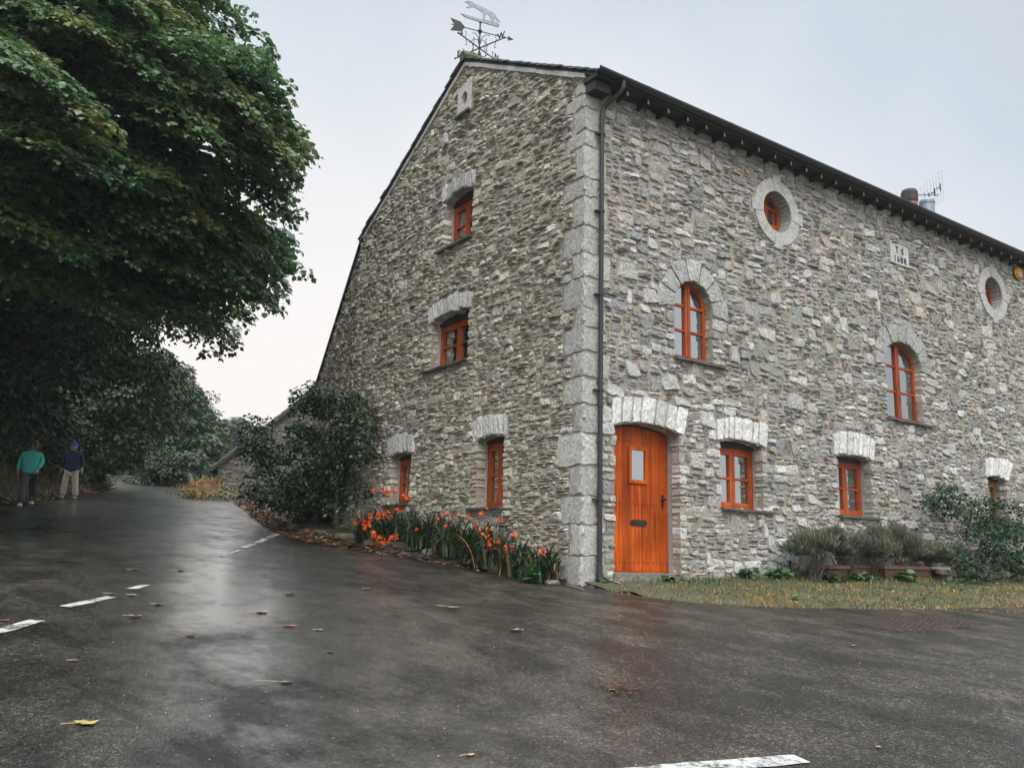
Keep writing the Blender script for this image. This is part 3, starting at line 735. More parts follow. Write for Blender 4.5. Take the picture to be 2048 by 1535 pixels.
# catslide behind the turned rear wall
A = FB(np.array([(-.1, 6.98, .06), (5.5, 4.10, .06)])); B = A + np.array([6.5, 0, 0.0])
for off, m in ((.0, 0), (-.05, 1)):
    V = np.concatenate([A + (0, 0, off), B + (0, 0, off), A + (0, 0, off - .045), B + (0, 0, off - .045)])
    rf.add(V, [(0, 1, 3, 2), (4, 6, 7, 5), (0, 4, 5, 1), (0, 2, 6, 4), (1, 5, 7, 3)], m)
roof = hchild(rf.build('roof', [M['roof'], M['soffit'], M['moss']]))
vg = MB()
for (ua, za), (ub, zb2) in (((-.02, 7.41), (RU, RZ)), ((7.80, 6.965), (RU, RZ)), ):
    n = 14
    for i in range(n):
        p, q = np.array([ua, za]), np.array([ub, zb2]); a, b = p + (q - p) * i / n, p + (q - p) * (i + 1) / n
        vg.prism([a - (0, .07), b - (0, .07), b - (0, .155 + rng.uniform(-.012, .012)), a - (0, .155 + rng.uniform(-.012, .012))], FG, -.1, .038 + rng.uniform(0, .004), 0)
hchild(vg.build('verge_strip', M['verge']))
# eaves: boards, rafter ends, gutter
ev = MB()
ev.box((XC - .03, YD - .29, 7.165), (XC + UEND, YD - .02, 7.18), 0)
ev.box((XC - .02, YD - .24, 7.0), (XC + .30, YD - .03, 7.16), 0)
ev.box((XC - .045, YD - .33, 7.16), (XC - .01, YD - .0, 7.235), 0)
hchild(ev.build('eaves_board', M['soffit']))
u = .62
while u < 14.2:
    r = MB(); r.box((XC + u - .022, YD - .27, 7.075), (XC + u + .022, YD - .01, 7.16), 0, (1, 1, 1), None, .003); r.box((XC + u - .017, YD - .278, 7.08), (XC + u + .017, YD - .2745, 7.145), 1)
    hchild(r.build('rafter_tail', [M['soffit'], M['rafter']])); u += .44
gt = MB(); th = np.linspace(PI, 2 * PI, 9)
prof = [(.065 * math.cos(t), .065 * math.sin(t)) for t in th] + [(.058 * math.cos(t), .058 * math.sin(t)) for t in th[::-1]]
gx = -.10
y0 = YD - .395; z0 = 7.25
pr = np.array(prof); n = len(pr)
V = np.concatenate([np.column_stack([np.full(n, XC + xx), y0 + pr[:, 0], z0 + pr[:, 1]]) for xx in (gx, UEND)])
gt.add(V, [(i, (i + 1) % n, n + (i + 1) % n, n + i) for i in range(n)] + [tuple(range(n)), tuple(range(2 * n - 1, n - 1, -1))])
x = .9
while x < UEND:
    V = np.concatenate([np.column_stack([np.full(n, XC + x + q), y0 + pr[:, 0] * 1.1, z0 + pr[:, 1] * 1.1 - .002]) for q in (-.035, .035)])
    gt.add(V, [(i, (i + 1) % n, n + (i + 1) % n, n + i) for i in range(n)] + [tuple(range(n)), tuple(range(2 * n - 1, n - 1, -1))]); x += 1.9
hchild(gt.build('gutter', M['gutter']))
dp = MB(); pu = XC + .265; py = YD - .085
dp.tube([(XC + .42, y0, z0 - .05), (XC + .42, y0, z0 - .16), (XC + .40, y0 + .04, z0 - .22), (pu + .02, py - .02, z0 - .40), (pu, py, z0 - .48), (pu, py, z0 - .55)], .036, 10)
dp.tube([(pu, py, z0 - .5), (pu, py, 3.0), (pu, py, -.22)], .036, 12)
dp.tube([(pu, py, -.05), (pu, py, -.12), (pu, py - .01, -.22), (pu, py - .05, -.29)], [.042, .046, .046, .040], 12)
for zz in (6.55, 4.9, 3.4, 2.2, .95): dp.tube([(pu, py, zz - .03), (pu, py, zz + .03)], .041, 12)
pipe = hchild(dp.build('downpipe', M['gutter']))
for zz in (6.4, 5.15, 3.85, 2.42, .86):
    b = MB(); b.tube([(pu, py, zz - .012), (pu, py, zz + .012)], .047, 12); b.box((pu - .10, py - .01, zz - .012), (pu + .06, py + .055, zz + .012)); b.build('bracket', M['gutter'], pipe)
# date stone, air vent
ds = MB(); ds.prism([(8.0, 6.08), (8.66, 6.08), (8.66, 6.52), (8.0, 6.52)], FR, -.02, .02, 0, (.52, .515, .50)); boxf(ds, FR, 7.99, 8.67, 6.065, 6.079, -.01, .03, 1)
dso = hchild(ds.build('date_stone', [M['ashlar'], M['soffit']]))
def text_mesh(name, body, size, mat, parent, org, fr, gap=1.1):
    cu = bpy.data.curves.new(name, 'FONT'); cu.body = body; cu.size = size; cu.extrude = .004; cu.offset = .004; cu.align_x = 'CENTER'; cu.space_character = gap
    t = bpy.data.objects.new(name, cu); C.objects.link(t); bpy.context.view_layer.update()
    me = bpy.data.meshes.new_from_object(t.evaluated_get(bpy.context.evaluated_depsgraph_get()))
    bpy.data.objects.remove(t)
    n = len(me.vertices); co = np.zeros(n * 3, np.float32); me.vertices.foreach_get('co', co); co = co.reshape(-1, 3)
    W = fr(np.column_stack([org[0] + co[:, 0], org[1] + co[:, 1], org[2] + co[:, 2]])); me.vertices.foreach_set('co', W.ravel().astype(np.float32)); me.update()
    me.materials.clear(); me.materials.append(mat); o = bpy.data.objects.new(name, me); C.objects.link(o); o.parent = parent; return o
for ch_, lu, lv in (('T', 8.24, 6.335), ('S', 8.43, 6.325), ('1', 8.15, 6.135), ('6', 8.27, 6.135), ('8', 8.39, 6.135), ('8', 8.51, 6.135)): text_mesh('letter', ch_, .18, M['soffit'], dso, (lu, lv, .0225), FR, 1.0)
vt = MB(); boxf(vt, FR, 7.85, 7.99, 1.915, 2.035, -.02, .02, 0, (1, 1, 1)); 
for k in range(4): boxf(vt, FR, 7.865, 7.975, 1.93 + k * .026, 1.942 + k * .026, .02, .026, 1)
hchild(vt.build('vent_grille', [M['brick'], M['soffit']]))
# chimney
ch = MB(); cx, cy = XC + 14.9, YD + 3.5
cx += .1; ch.lathe([(.22, -.6), (.18, .85), (.21, .92), (.21, 1.0)], (cx, cy, RZ), 14, 2)
ch.lathe([(.21, .98), (.235, 1.05), (.235, 1.30), (.20, 1.38), (.08, 1.39)], (cx, cy, RZ + .003), 10, 1); 
ch.lathe([(.19, -.6), (.19, 1.1), (.21, 1.12), (.21, 1.2), (.12, 1.28)], (cx + .02, cy - .5, RZ - .30), 14, 3)
cho = ch.build('chimney', [M['terracotta'], M['soffit'], M['brick'], M['lead']], roof); 

# ------------------------------------------------------------------ things on the house
def wire(mb, pts, r=.006, n=6): mb.tube(pts, r, n)
wc = np.array([XC + .27, YD + RU - .02, 0])
def onplane(px, py, z):
    r = ray(px, py); return r * (z / r[2])
wv = thing('weather_vane', 'wrought iron weather vane with arrow and leaping animal on the roof ridge', 'weather vane', tuple(wc + (0, 0, RZ)))
def wadd(mb, name, mat):
    o = mb.build(name, mat); o.parent = wv; o.matrix_parent_inverse.identity(); o.location = -wv.location; return o
dep = (RW @ np.array([wc[0], wc[1], RZ + .5]))[2]
px_m = dep / FPX
P0 = lambda px, py: at(px, py, dep)
base = P0(957, 122); base = np.array([wc[0], wc[1], RZ - .05])
zc_ = RZ + (118 - 91) * px_m / math.cos(PIT) + .05
pole = MB(); top = np.array([wc[0], wc[1], zc_ + .62])
top = top - (0, 0, .05); wire(pole, [base, top], .016, 8); pole.lathe([(.005, -.05), (.035, -.03), (.045, 0), (.035, .03), (.005, .05)], (wc[0], wc[1], zc_ + .36), 10); pole.lathe([(.005, -.03), (.026, 0), (.005, .03)], (wc[0], wc[1], zc_ + .54), 10)
pole.lathe([(.05, 0), (.03, .02), (.02, .08)], (wc[0], wc[1], RZ + .06), 10)
for k in range(4):
    a = k * PI / 2 + .4
    wire(pole, [np.array([wc[0], wc[1], zc_ + .04]) + np.array([math.cos(a), math.sin(a), 0]) * r + (0, 0, h) for r, h in ((.02, .06), (.05, .16), (.14, .20), (.24, .15))], .007)
    wire(pole, [np.array([wc[0], wc[1], zc_ - .04]) + np.array([math.cos(a), math.sin(a), 0]) * r + (0, 0, h) for r, h in ((.02, -.04), (.05, -.14), (.12, -.18), (.2, -.15))], .007)
wadd(pole, 'pole', M['iron'])
cen = np.array([wc[0], wc[1], zc_])
e1 = onplane(909, 113, zc_) - cen; e2 = onplane(1010, 70, zc_) - cen; e3 = onplane(917, 57, zc_) - cen; e4 = onplane(992, 120, zc_) - cen
ax = e2 - e1; ax /= np.linalg.norm(ax); ay = np.cross([0, 0, 1], ax)
for dirv, L, letter in ((-ax, .62, 'E'), (ax, .62, 'W'), (ay, .62, 'N'), (-ay, .62, 'S')):
    mb = MB(); wire(mb, [cen, cen + dirv * L], .012, 8); mb.lathe([(.004, -.025), (.022, 0), (.004, .025)], cen + dirv * L, 8)
    up = np.array([0, 0, 1.])
    for s0, sg in ((.18, 1), (.40, -1), (.42, 1), (.2, -1)):          # scrolls
        pts = [cen + dirv * (s0 + .06 * t * math.cos(5 * t) * .6) + up * sg * (.02 + .10 * t - .03 * math.sin(6 * t)) for t in np.linspace(0, 1, 12)]
        wire(mb, pts, .006)
    arm = mb.build('arm', M['iron']); arm.parent = wv; arm.location = -wv.location
    fr = Face(cen + dirv * (L - .09), ax if abs(dirv @ ax) > .5 else ay, np.cross(ax if abs(dirv @ ax) > .5 else ay, [0, 0, 1.]))
    text_mesh('letter', letter, .17, M['iron'], arm, (0, .02, 0), fr)
rot = MB()
tA = onplane(920, 50, zc_ + .36) ; tB = onplane(1012, 73, zc_ + .36); bd = tB - tA; bd /= np.linalg.norm(bd); hub = cen + (0, 0, .36)
wire(rot, [hub - bd * .58, hub + bd * .62], .009, 6)
fa = Face(hub, bd, np.cross(bd, [0, 0, 1.]))
rot.prism([(-.60, .13), (-.52, 0), (-.60, -.13), (-.40, -.10), (-.30, 0), (-.40, .10)], fa, -.006, .006); rot.prism([(.58, .05), (.70, 0), (.58, -.05)], fa, -.006, .006)
wadd(rot, 'arrow', M['iron'])
fo = MB(); ff = Face(cen + (0, 0, .60), bd, np.cross(bd, [0, 0, 1.]))
fo.prism([(-.40, .03), (-.30, -.02), (.0, -.04), (.38, -.05), (.40, .0), (.36, .045), (.0, .02), (-.30, .035)], ff, -.012, .012)
fo.prism([(-.34, .30), (-.28, .345), (-.20, .35), (-.10, .31), (.05, .29), (.18, .25), (.28, .22), (.34, .14), (.42, .06), (.30, .11), (.27, .03), (.22, .03), (.21, .11), (.12, .19), (.09, .03), (.05, .03), (.05, .17), (-.06, .22), (-.16, .24), (-.25, .19), (-.30, .19), (-.24, .24), (-.26, .29)], ff, -.008, .008)
wadd(fo, 'animal_figure', M['steel'])
# aerial
ae = thing('television_aerial', 'thin grid television aerial on a mast beside the chimney', 'aerial', (XC + 15.65, YD + 3.4, RZ))
am = MB(); b0 = np.array([XC + 15.65, YD + 3.4, RZ - .3])
am.tube([b0, b0 + (0, 0, 1.75)], .022, 6); am.tube([b0 + (-.55, 0, 1.55), b0 + (.75, 0, 1.9)], .018, 6)
o = am.build('mast', M['steel'], ae); o.location = -ae.location
ag = MB(); fg = Face(b0 + (.15, -.1, 1.75), (.93, 0, .68), (0, -1, 0))
for i in range(9): ag.tube(fg(np.array([(-.75 + i * .1875, -.5, 0), (-.75 + i * .1875, .42, 0)])), .005, 4)
for i in range(5): ag.tube(fg(np.array([(-.75, -.5 + i * .23, 0), (.75, -.5 + i * .23, 0)])), .005, 4)
o = ag.build('reflector_grid', M['steel'], ae); o.location = -ae.location
for i in range(3):
    ad = MB(); ad.tube(fg(np.array([(-.35 + i * .35, -.12, .12), (-.35 + i * .35, .12, .12)])), .02, 6); ad.tube(fg(np.array([(-.35 + i * .35, 0, .0), (-.35 + i * .35, 0, .14)])), .015, 6)
    o = ad.build('dipole', M['iron'], ae); o.location = -ae.location
al = MB(); p = FR(np.array([(13.25, 6.95, 0)]))[0]
th = np.arange(20) * 2 * PI / 20
for r0, r1, d0, d1, m in ((.17, .17, 0, .05, 1), (.165, .12, .05, .11, 0)):
    A = FR(np.column_stack([13.25 + r0 * np.cos(th), 6.95 + r0 * np.sin(th), np.full(20, d0)])); B = FR(np.column_stack([13.25 + r1 * np.cos(th), 6.95 + r1 * np.sin(th), np.full(20, d1)]))
    al.add(np.concatenate([A, B]), [(i, (i + 1) % 20, 20 + (i + 1) % 20, 20 + i) for i in range(20)] + [tuple(range(20, 40))], m)
tag(al.build('alarm_box', [M['amber'], M['soffit']]), 'round orange alarm bell box fixed under the eaves by the right round window', 'alarm')
bx = MB(); boxf(bx, FR, 4.38, 4.53, .10, .34, .0, .09, 0, (1, 1, 1)); boxf(bx, FR, 4.37, 4.54, .335, .352, .0, .10); bx.tube(FR(np.array([(4.45, .1, .05), (4.45, -.25, .05)])), .014, 6, 1)
tag(bx.build('meter_box', [M['box'], M['iron']]), 'small grey plastic box low on the front wall left of the lavender', 'utility box')

# ------------------------------------------------------------------ ground, road, markings
def in_poly_pts(poly, step, jit=.25):
    p = np.asarray(poly, float); lo, hi = p.min(0), p.max(0)
    X, Y = np.meshgrid(np.arange(lo[0], hi[0], step), np.arange(lo[1], hi[1], step)); X = X + rng.uniform(-jit, jit, X.shape) * step; Y = Y + rng.uniform(-jit, jit, Y.shape) * step
    m = inside(poly, X, Y); return np.column_stack([X[m], Y[m]])
def sheet(name, poly, zf, mat, step, parent=None, smooth=True):
    inner = in_poly_pts(poly, step)
    pts = [Vector(p) for p in poly] + [Vector(p) for p in inner]; n = len(poly)
    v, e, f, *_ = delaunay_2d_cdt(pts, [(i, (i + 1) % n) for i in range(n)], [], 1, 1e-5)
    V = np.array([(p.x, p.y) for p in v]); T = np.array([t for t in f]); cc = V[T].mean(1); T = T[inside(poly, cc[:, 0], cc[:, 1])]
    mb = MB(); mb.arr(np.column_stack([V, zf(V[:, 0], V[:, 1])]), T); return mb.build(name, mat, parent, smooth)
def dens(poly, step, jit=0.0):
    out = []
    for a, b in zip(poly, poly[1:] + poly[:1]):
        a, b = np.array(a, float), np.array(b, float); n = max(1, int(np.linalg.norm(b - a) / step))
        nr = np.array([-(b - a)[1], (b - a)[0]]); nr /= np.linalg.norm(nr) + 1e-9
        for i in range(n): out.append(tuple(a + (b - a) * i / n + nr * (rng.normal(0, jit) if i else 0)))
    return out
LEFT = [(-9, 6), (-5, 12), (-1.5, 18), (.5, 21.8), (1.5, 23.8), (3.4, 28.2), (6.0, 35), (7.4, 39.5), (9.4, 48), (10.6, 58), (11.2, 68), (9.5, 80)]
BED = [(9.5, 9.25), (8.35, 9.35), (7.95, 9.75), (7.55, 11.2), (7.35, 12.6), (6.95, 14.6), (6.8, 16.2), (7.0, 18.4), (7.7, 21.5), (8.8, 25.5), (10.0, 30.5), (11.4, 36.0), (12.2, 41), (13.2, 48), (13.6, 58), (14.0, 68), (13, 80)]
VEDGE = [tuple(gnd(px, py)[:2]) for px, py in ((1225, 1180), (1300, 1194), (1400, 1204), (1500, 1210), (1600, 1214), (1700, 1215), (1800, 1217), (1920, 1216), (2048, 1212))]
VE2 = [(17.5, 4.2), (24, 1.0), (36, -3)]
road_poly = LEFT[::1] + BED[::-1][:-1] + VEDGE + VE2 + [(36, -14), (-30, -14), (-30, 2)]
GR = MB()
gx = np.concatenate([np.linspace(-120, -30, 8)[:-1], np.linspace(-30, 40, 71), np.linspace(40, 120, 8)[1:]]); gy = np.concatenate([np.linspace(-50, -12, 5)[:-1], np.linspace(-12, 90, 90), np.linspace(90, 160, 8)[1:]])
X, Y = np.meshgrid(gx, gy)
gshift = 0.06
Z = gz(X, Y) - gshift
nxg, nyg = len(gx), len(gy); i = np.arange(nyg - 1)[:, None] * nxg + np.arange(nxg - 1)[None]
GR.arr(np.column_stack([X.ravel(), Y.ravel(), Z.ravel()]), np.stack([i, i + 1, i + nxg + 1, i + nxg], -1).reshape(-1, 4))
tag(GR.build('ground', M['ground'], None, True), kind='structure')
def road_z(x, y): return gz(x, y) + .012 * np.sin(x * .7 + 1) * np.sin(y * .5)
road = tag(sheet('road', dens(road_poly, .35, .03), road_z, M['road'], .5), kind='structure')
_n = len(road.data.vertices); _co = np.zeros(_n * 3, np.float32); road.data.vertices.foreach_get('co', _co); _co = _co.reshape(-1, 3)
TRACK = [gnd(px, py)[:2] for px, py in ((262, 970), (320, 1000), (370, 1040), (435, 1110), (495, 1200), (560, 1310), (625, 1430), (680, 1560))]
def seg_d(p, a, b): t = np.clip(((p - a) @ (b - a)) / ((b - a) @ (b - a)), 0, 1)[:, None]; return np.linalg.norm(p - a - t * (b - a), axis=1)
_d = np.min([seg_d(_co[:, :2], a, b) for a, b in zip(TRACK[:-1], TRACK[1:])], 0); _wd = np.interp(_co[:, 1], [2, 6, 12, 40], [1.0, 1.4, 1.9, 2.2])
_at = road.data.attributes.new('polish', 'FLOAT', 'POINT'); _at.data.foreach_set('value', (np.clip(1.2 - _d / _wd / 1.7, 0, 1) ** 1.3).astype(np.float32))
def mark(a, b, wid, name='road_marking'):
    """painted dash from pixel a to pixel b of the ground"""
    A, B = gnd(*a)[:2], gnd(*b)[:2]; d = (B - A) / np.linalg.norm(B - A); n = np.array([-d[1], d[0]]) * wid / 2
    k = max(3, int(np.linalg.norm(B - A) / .07)); L, R_ = [], []
    for t in np.linspace(0, 1, k):
        c = A + (B - A) * t; L.append(c + n * (1 + rng.normal(0, .07))); R_.append(c - n * (1 + rng.normal(0, .07)))
    mb = MB(); P = np.array(L + R_); V = np.column_stack([P, road_z(P[:, 0], P[:, 1]) + .006])
    mb.add(V, [(i, i + 1, k + i + 1, k + i) for i in range(k - 1)]); tag(mb.build(name, M['paint']), kind='structure')
mark((-60, 1277), (74, 1238), .14); mark((130, 1211), (222, 1192), .13); mark((262, 1177), (292, 1169), .11)
mark((486, 1094), (508, 1086), .12); mark((514, 1084), (532, 1076), .13); mark((537, 1074), (556, 1067), .13)
mark((440, 1113), (452, 1110), .05); mark((462, 1106), (480, 1098), .07)
mark((1150, 1556), (1604, 1514), .145)

# verge on the right
VW = [(24, 9.58), (8.0, 9.58)]
def verge_z(x, y):
    fr_ = np.interp(x, [p[0] for p in VEDGE + VE2], [p[1] for p in VEDGE + VE2]); t = np.clip((y - fr_) / np.maximum(.3, 9.6 - fr_), 0, 1)
    return gz(x, y) - .012 + .07 * np.minimum(1, t * 9) * .35 + .05 * np.sqrt(t) + np.clip((x - 9.6) / 4, 0, 1) * .10 * t + .02 * np.sin(x * 3.1) * np.sin(y * 4.0) * t
M['vsoil'] = plain('verge_earth', (.062, .060, .030), .9, var=.55, scale=11)
verge_poly = VEDGE + [VE2[0], (24, 1.0)] + VW
def green(): pass
tag(sheet('verge', dens(verge_poly, .25, .015), verge_z, M['vsoil'], .3), kind='structure')

def scatter(poly, n):
    p = np.asarray(poly, float); lo, hi = p.min(0), p.max(0); out = np.zeros((0, 2))
    while len(out) < n:
        q = rng.uniform(lo, hi, (n * 2, 2)); out = np.concatenate([out, q[inside(poly, q[:, 0], q[:, 1])]])
    return out[:n]
def blades(mb, P, h, wd, lean, tint, seg=1):
    n = len(P); a = rng.uniform(0, 2 * PI, n); d = np.column_stack([np.cos(a), np.sin(a), np.zeros(n)]); s = np.column_stack([-np.sin(a), np.cos(a), np.zeros(n)])
    le = lean * rng.uniform(.2, 1.3, n)
    up = np.array([0, 0, 1.]); h = np.asarray(h)[:, None] if np.ndim(h) else np.full((n, 1), h)
    mid = P + up * h * .6 + d * (le[:, None] * h * .3); tip = P + up * h * (1 - .35 * le[:, None]) + d * (le[:, None] * h)
    w = s * wd
    V = np.stack([P - w / 2, P + w / 2, mid + w * .4, mid - w * .4, tip], 1).reshape(-1, 3); i = np.arange(n)[:, None] * 5
    mb.arr(V, i + np.array([0, 1, 2, 3]), 0, None, tint); mb.n -= len(V); mb.arr(np.zeros((0, 3)), i + np.array([3, 2, 4]), 0, None, tint); mb.n += len(V)

gmb = MB(); P2 = scatter(verge_poly, 30000); Pz = np.column_stack([P2, verge_z(P2[:, 0], P2[:, 1]) - .01])
keep = rng.random(len(P2)) < np.clip((P2[:, 0] - 8.5) / 1.1, .16, 1); P2 = P2[keep]; Pz = Pz[keep]
pat = np.array([mnoise.noise((x * 1.1, y * 1.6, 2.0)) for x, y in P2]); pat2 = np.array([mnoise.noise((x * 3, y * 4, 7.0)) for x, y in P2])
wallw = np.clip((P2[:, 1] - 8.7) / .8, 0, 1); tint = np.clip(.44 + .62 * pat + .3 * pat2 - .35 * wallw + rng.normal(0, .2, len(P2)), 0, 1)
blades(gmb, Pz, rng.uniform(.03, .085, len(P2)) * (1 + .8 * pat2 + 1.1 * wallw * rng.random(len(P2))), .011, 1.0, tint)
fl = MB(); Q = scatter(verge_poly, 900); Q = Q[Q[:, 0] < 18]; n = len(Q); a = rng.uniform(0, 2 * PI, n); L = rng.uniform(.015, .04, (n, 1)); dx, dy = np.column_stack([np.cos(a), np.sin(a), rng.uniform(-.4, .4, n)]), np.column_stack([-np.sin(a), np.cos(a), rng.uniform(-.4, .4, n)])
c = np.column_stack([Q, verge_z(Q[:, 0], Q[:, 1]) + .03]); fl.arr(np.stack([c - dx * L, c - dy * L * .5, c + dx * L, c + dy * L * .5], 1).reshape(-1, 3), np.arange(n)[:, None] * 4 + np.arange(4), 0, None, rng.random(n)); tag(fl.build('leaf_litter', M['litter']), kind='stuff')
e = np.array(dens(VEDGE + VE2[:1], .02))[:-40]; e = e + rng.normal(0, .05, e.shape)   # dry ragged edge
blades(gmb, np.column_stack([e, verge_z(e[:, 0], e[:, 1])]), rng.uniform(.03, .07, len(e)), .010, 1.8, np.clip(rng.normal(.8, .15, len(e)), 0, 1))
tag(gmb.build('grass', M['grass']), kind='stuff')

# planting bed along the gable
def bed_front(y): return np.interp(y, [p[1] for p in BED[1:]], [p[0] for p in BED[1:]])
def bed_z(x, y):
    t = np.clip((x - bed_front(y)) / .6, 0, 1); return gz(x, y) + .015 + .16 * t ** .7 + .03 * np.sin(x * 7) * np.sin(y * 5)
bed_poly = BED[1:12] + [(14.5, 36.0), (12.5, 30), (9.6, 24), (7.94, 17.3), (7.94, 9.7)]
tag(sheet('planting_bed', dens(bed_poly, .2, .015), bed_z, M['soil'], .25), kind='structure')
lt = MB(); band = [(x - .22, y) for x, y in BED[1:11]] + [(x + .28, y) for x, y in BED[10:0:-1]]
Q = scatter(band, 5200); Q = Q[rng.random(len(Q)) < np.clip((Q[:, 1] - 9.3) / 6, .25, 1)]
n = len(Q); zz = np.maximum(road_z(Q[:, 0], Q[:, 1]) + .008, bed_z(Q[:, 0], Q[:, 1]) + .004 - .4 * (Q[:, 0] < bed_front(Q[:, 1])))
a = rng.uniform(0, 2 * PI, n); L = rng.uniform(.02, .075, n) * (1 + (Q[:, 1] > 14)); W = rng.uniform(.005, .03, n)
dx, dy = np.column_stack([np.cos(a), np.sin(a), rng.uniform(-.3, .3, n)]), np.column_stack([-np.sin(a), np.cos(a), rng.uniform(-.3, .3, n)])
c = np.column_stack([Q, zz + .008]); V = np.stack([c - dx * L[:, None], c - dy * W[:, None], c + dx * L[:, None], c + dy * W[:, None]], 1).reshape(-1, 3)
lt.arr(V, np.arange(n)[:, None] * 4 + np.arange(4), 0, None, rng.random(n)); tag(lt.build('leaf_litter', M['litter']), kind='stuff')

# grassy bank under the trees on the left of the lane
def left_edge(y): return np.interp(y, [p[1] for p in LEFT], [p[0] for p in LEFT])
def bank_z(x, y):
    t = np.clip((left_edge(y) - x) / 3.0, 0, 1); return gz(x, y) + .02 + 1.15 * t ** .8 + .06 * np.sin(x * 2.3) * np.sin(y * 1.7) * np.minimum(1, t * 4)
bank_poly = LEFT[1:11] + [(2, 68), (-6, 45), (-11, 24), (-13, 12)]
tag(sheet('bank', dens(bank_poly, .6, .05), bank_z, M['ground'], .7), kind='structure')
bg = MB(); Q = np.concatenate([scatter([(x + .05, y) for x, y in LEFT[2:9]] + [(x - 2.6, y) for x, y in LEFT[8:1:-1]], 15000)])
tt = np.clip((left_edge(Q[:, 1]) - Q[:, 0]) / 1.0, .15, 1)
pt = np.array([mnoise.noise((x * .8, y * .8, 5.0)) for x, y in Q])
blades(bg, np.column_stack([Q, bank_z(Q[:, 0], Q[:, 1]) - .02]), rng.uniform(.12, .42, len(Q)) * tt, .022, .8, np.clip(.42 + .5 * pt + rng.normal(0, .2, len(Q)), 0, 1))
tag(bg.build('bank_grass', M['bankgrass']), kind='stuff')
bl_ = MB(); Q = scatter([(x + .35, y) for x, y in LEFT[2:8]] + [(x - .25, y) for x, y in LEFT[7:1:-1]], 1600); n = len(Q)
a = rng.uniform(0, 2 * PI, n); dx, dy = np.column_stack([np.cos(a), np.sin(a), rng.uniform(-.3, .3, n)]), np.column_stack([-np.sin(a), np.cos(a), rng.uniform(-.3, .3, n)])
c = np.column_stack([Q, np.maximum(road_z(Q[:, 0], Q[:, 1]), bank_z(Q[:, 0], Q[:, 1]) - .4 * (Q[:, 0] > left_edge(Q[:, 1]))) + .02]); L = rng.uniform(.04, .10, (n, 1)); W = rng.uniform(.02, .05, (n, 1))
bl_.arr(np.stack([c - dx * L, c - dy * W, c + dx * L, c + dy * W], 1).reshape(-1, 3), np.arange(n)[:, None] * 4 + np.arange(4), 0, None, rng.random(n)); tag(bl_.build('leaf_litter', M['litter']), kind='stuff')

# ------------------------------------------------------------------ foliage
MAPLE = np.array([(0, 0, 0), (.10, .30, .02), (.02, .50, -.05), (.34, .40, .03), (.46, .62, -.06), (.66, .34, .02), (1.0, 0, -.10), (.66, -.34, .02), (.46, -.62, -.06), (.34, -.40, .03), (.02, -.50, -.05), (.10, -.30, .02)]) * [1, .9, 1.6]
OVAL = np.array([(0, 0, 0), (.35, .24, -.05), (.75, .20, -.05), (1, 0, -.08), (.75, -.20, -.05), (.35, -.24, -.05)])
RHOMB = np.array([(0, 0, 0), (.5, .34, -.06), (1, 0, -.04), (.5, -.34, .04)])
def unit(v): return v / (np.linalg.norm(v, axis=-1, keepdims=True) + 1e-9)
def leaves(mb, P, N, T, S, tpl, tint):
    N = unit(N); T = unit(T - N * (T * N).sum(1, keepdims=True)); B = np.cross(N, T); k = len(tpl)
    V = P[:, None] + S[:, None, None] * (tpl[None, :, 0:1] * T[:, None] + tpl[None, :, 1:2] * B[:, None] + tpl[None, :, 2:3] * N[:, None])
    mb.arr(V.reshape(-1, 3), np.arange(len(P))[:, None] * k + np.arange(k), 0, None, np.clip(tint, 0, 1))
def lobe_leaves(mb, c, r, n, size, tpl, tone, squash=.6, upw=.55, low=-.35, droop=.5, out=None):
    d = unit(rng.normal(0, 1, (n, 3))); d[:, 2] = np.where(d[:, 2] < low, -d[:, 2] * .6, d[:, 2]); d = unit(d)
    rad = (.62 + .42 * rng.random(n) ** .6)[:, None]
    P = c + d * rad * np.array([r, r, r * squash])
    N = d * .6 + np.array([0, 0, upw]) + rng.normal(0, .32, (n, 3))
    T = d * np.array([1, 1, .2]) + np.array([0, 0, -droop]) + rng.normal(0, .3, (n, 3))
    if out is not None: T = T + out; 
    leaves(mb, P, N, T, size * rng.uniform(.65, 1.25, n), tpl, tone + rng.normal(0, .13, n))
def limb(mb, a, b, r0, r1, sag=.15, n=7, k=7):
    a, b = np.array(a, float), np.array(b, float); t = np.linspace(0, 1, n)[:, None]
    P = a + (b - a) * t + np.array([0, 0, 1.]) * sag * np.linalg.norm(b - a) * np.sin(t * PI) + rng.normal(0, .02 * np.linalg.norm(b - a), (n, 3)) * np.sin(t * PI)
    mb.tube(P, np.linspace(r0, r1, n), k)

def fan(mb, c, r, n, size, tone):
    """one drooping spray: leaves shingled over a curved sheet"""
    ax = np.array([c[0] + .6, c[1] - 20.0, 0]); ax = unit((unit(ax[None])[0] + np.array([.25, -.45, 0]) + rng.normal(0, .3, 3) * [1, 1, 0])[None])[0]
    a = unit((ax + np.array([0, 0, rng.uniform(-.75, -.2)]))[None])[0]; b = unit(np.cross(a, [0, 0, 1.])[None])[0]; nn = np.cross(b, a)
    s = rng.uniform(-1, 1, n); t = rng.normal(0, .5, n).clip(-1, 1) * (1 - .35 * np.abs(s))
    P = c + r * (s[:, None] * a + t[:, None] * b - (.30 * t ** 2 + .25 * s * np.abs(s))[:, None] * nn) + rng.normal(0, .05, (n, 3))
    N = nn + .5 * t[:, None] * b + rng.normal(0, .30, (n, 3)); T = a * .8 + b * t[:, None] * 1.1 + np.array([0, 0, -.35]) + rng.normal(0, .25, (n, 3))
    leaves(mb, P, N, T, size * rng.uniform(.6, 1.25, n), MAPLE, tone + .08 * s + rng.normal(0, .14, n))
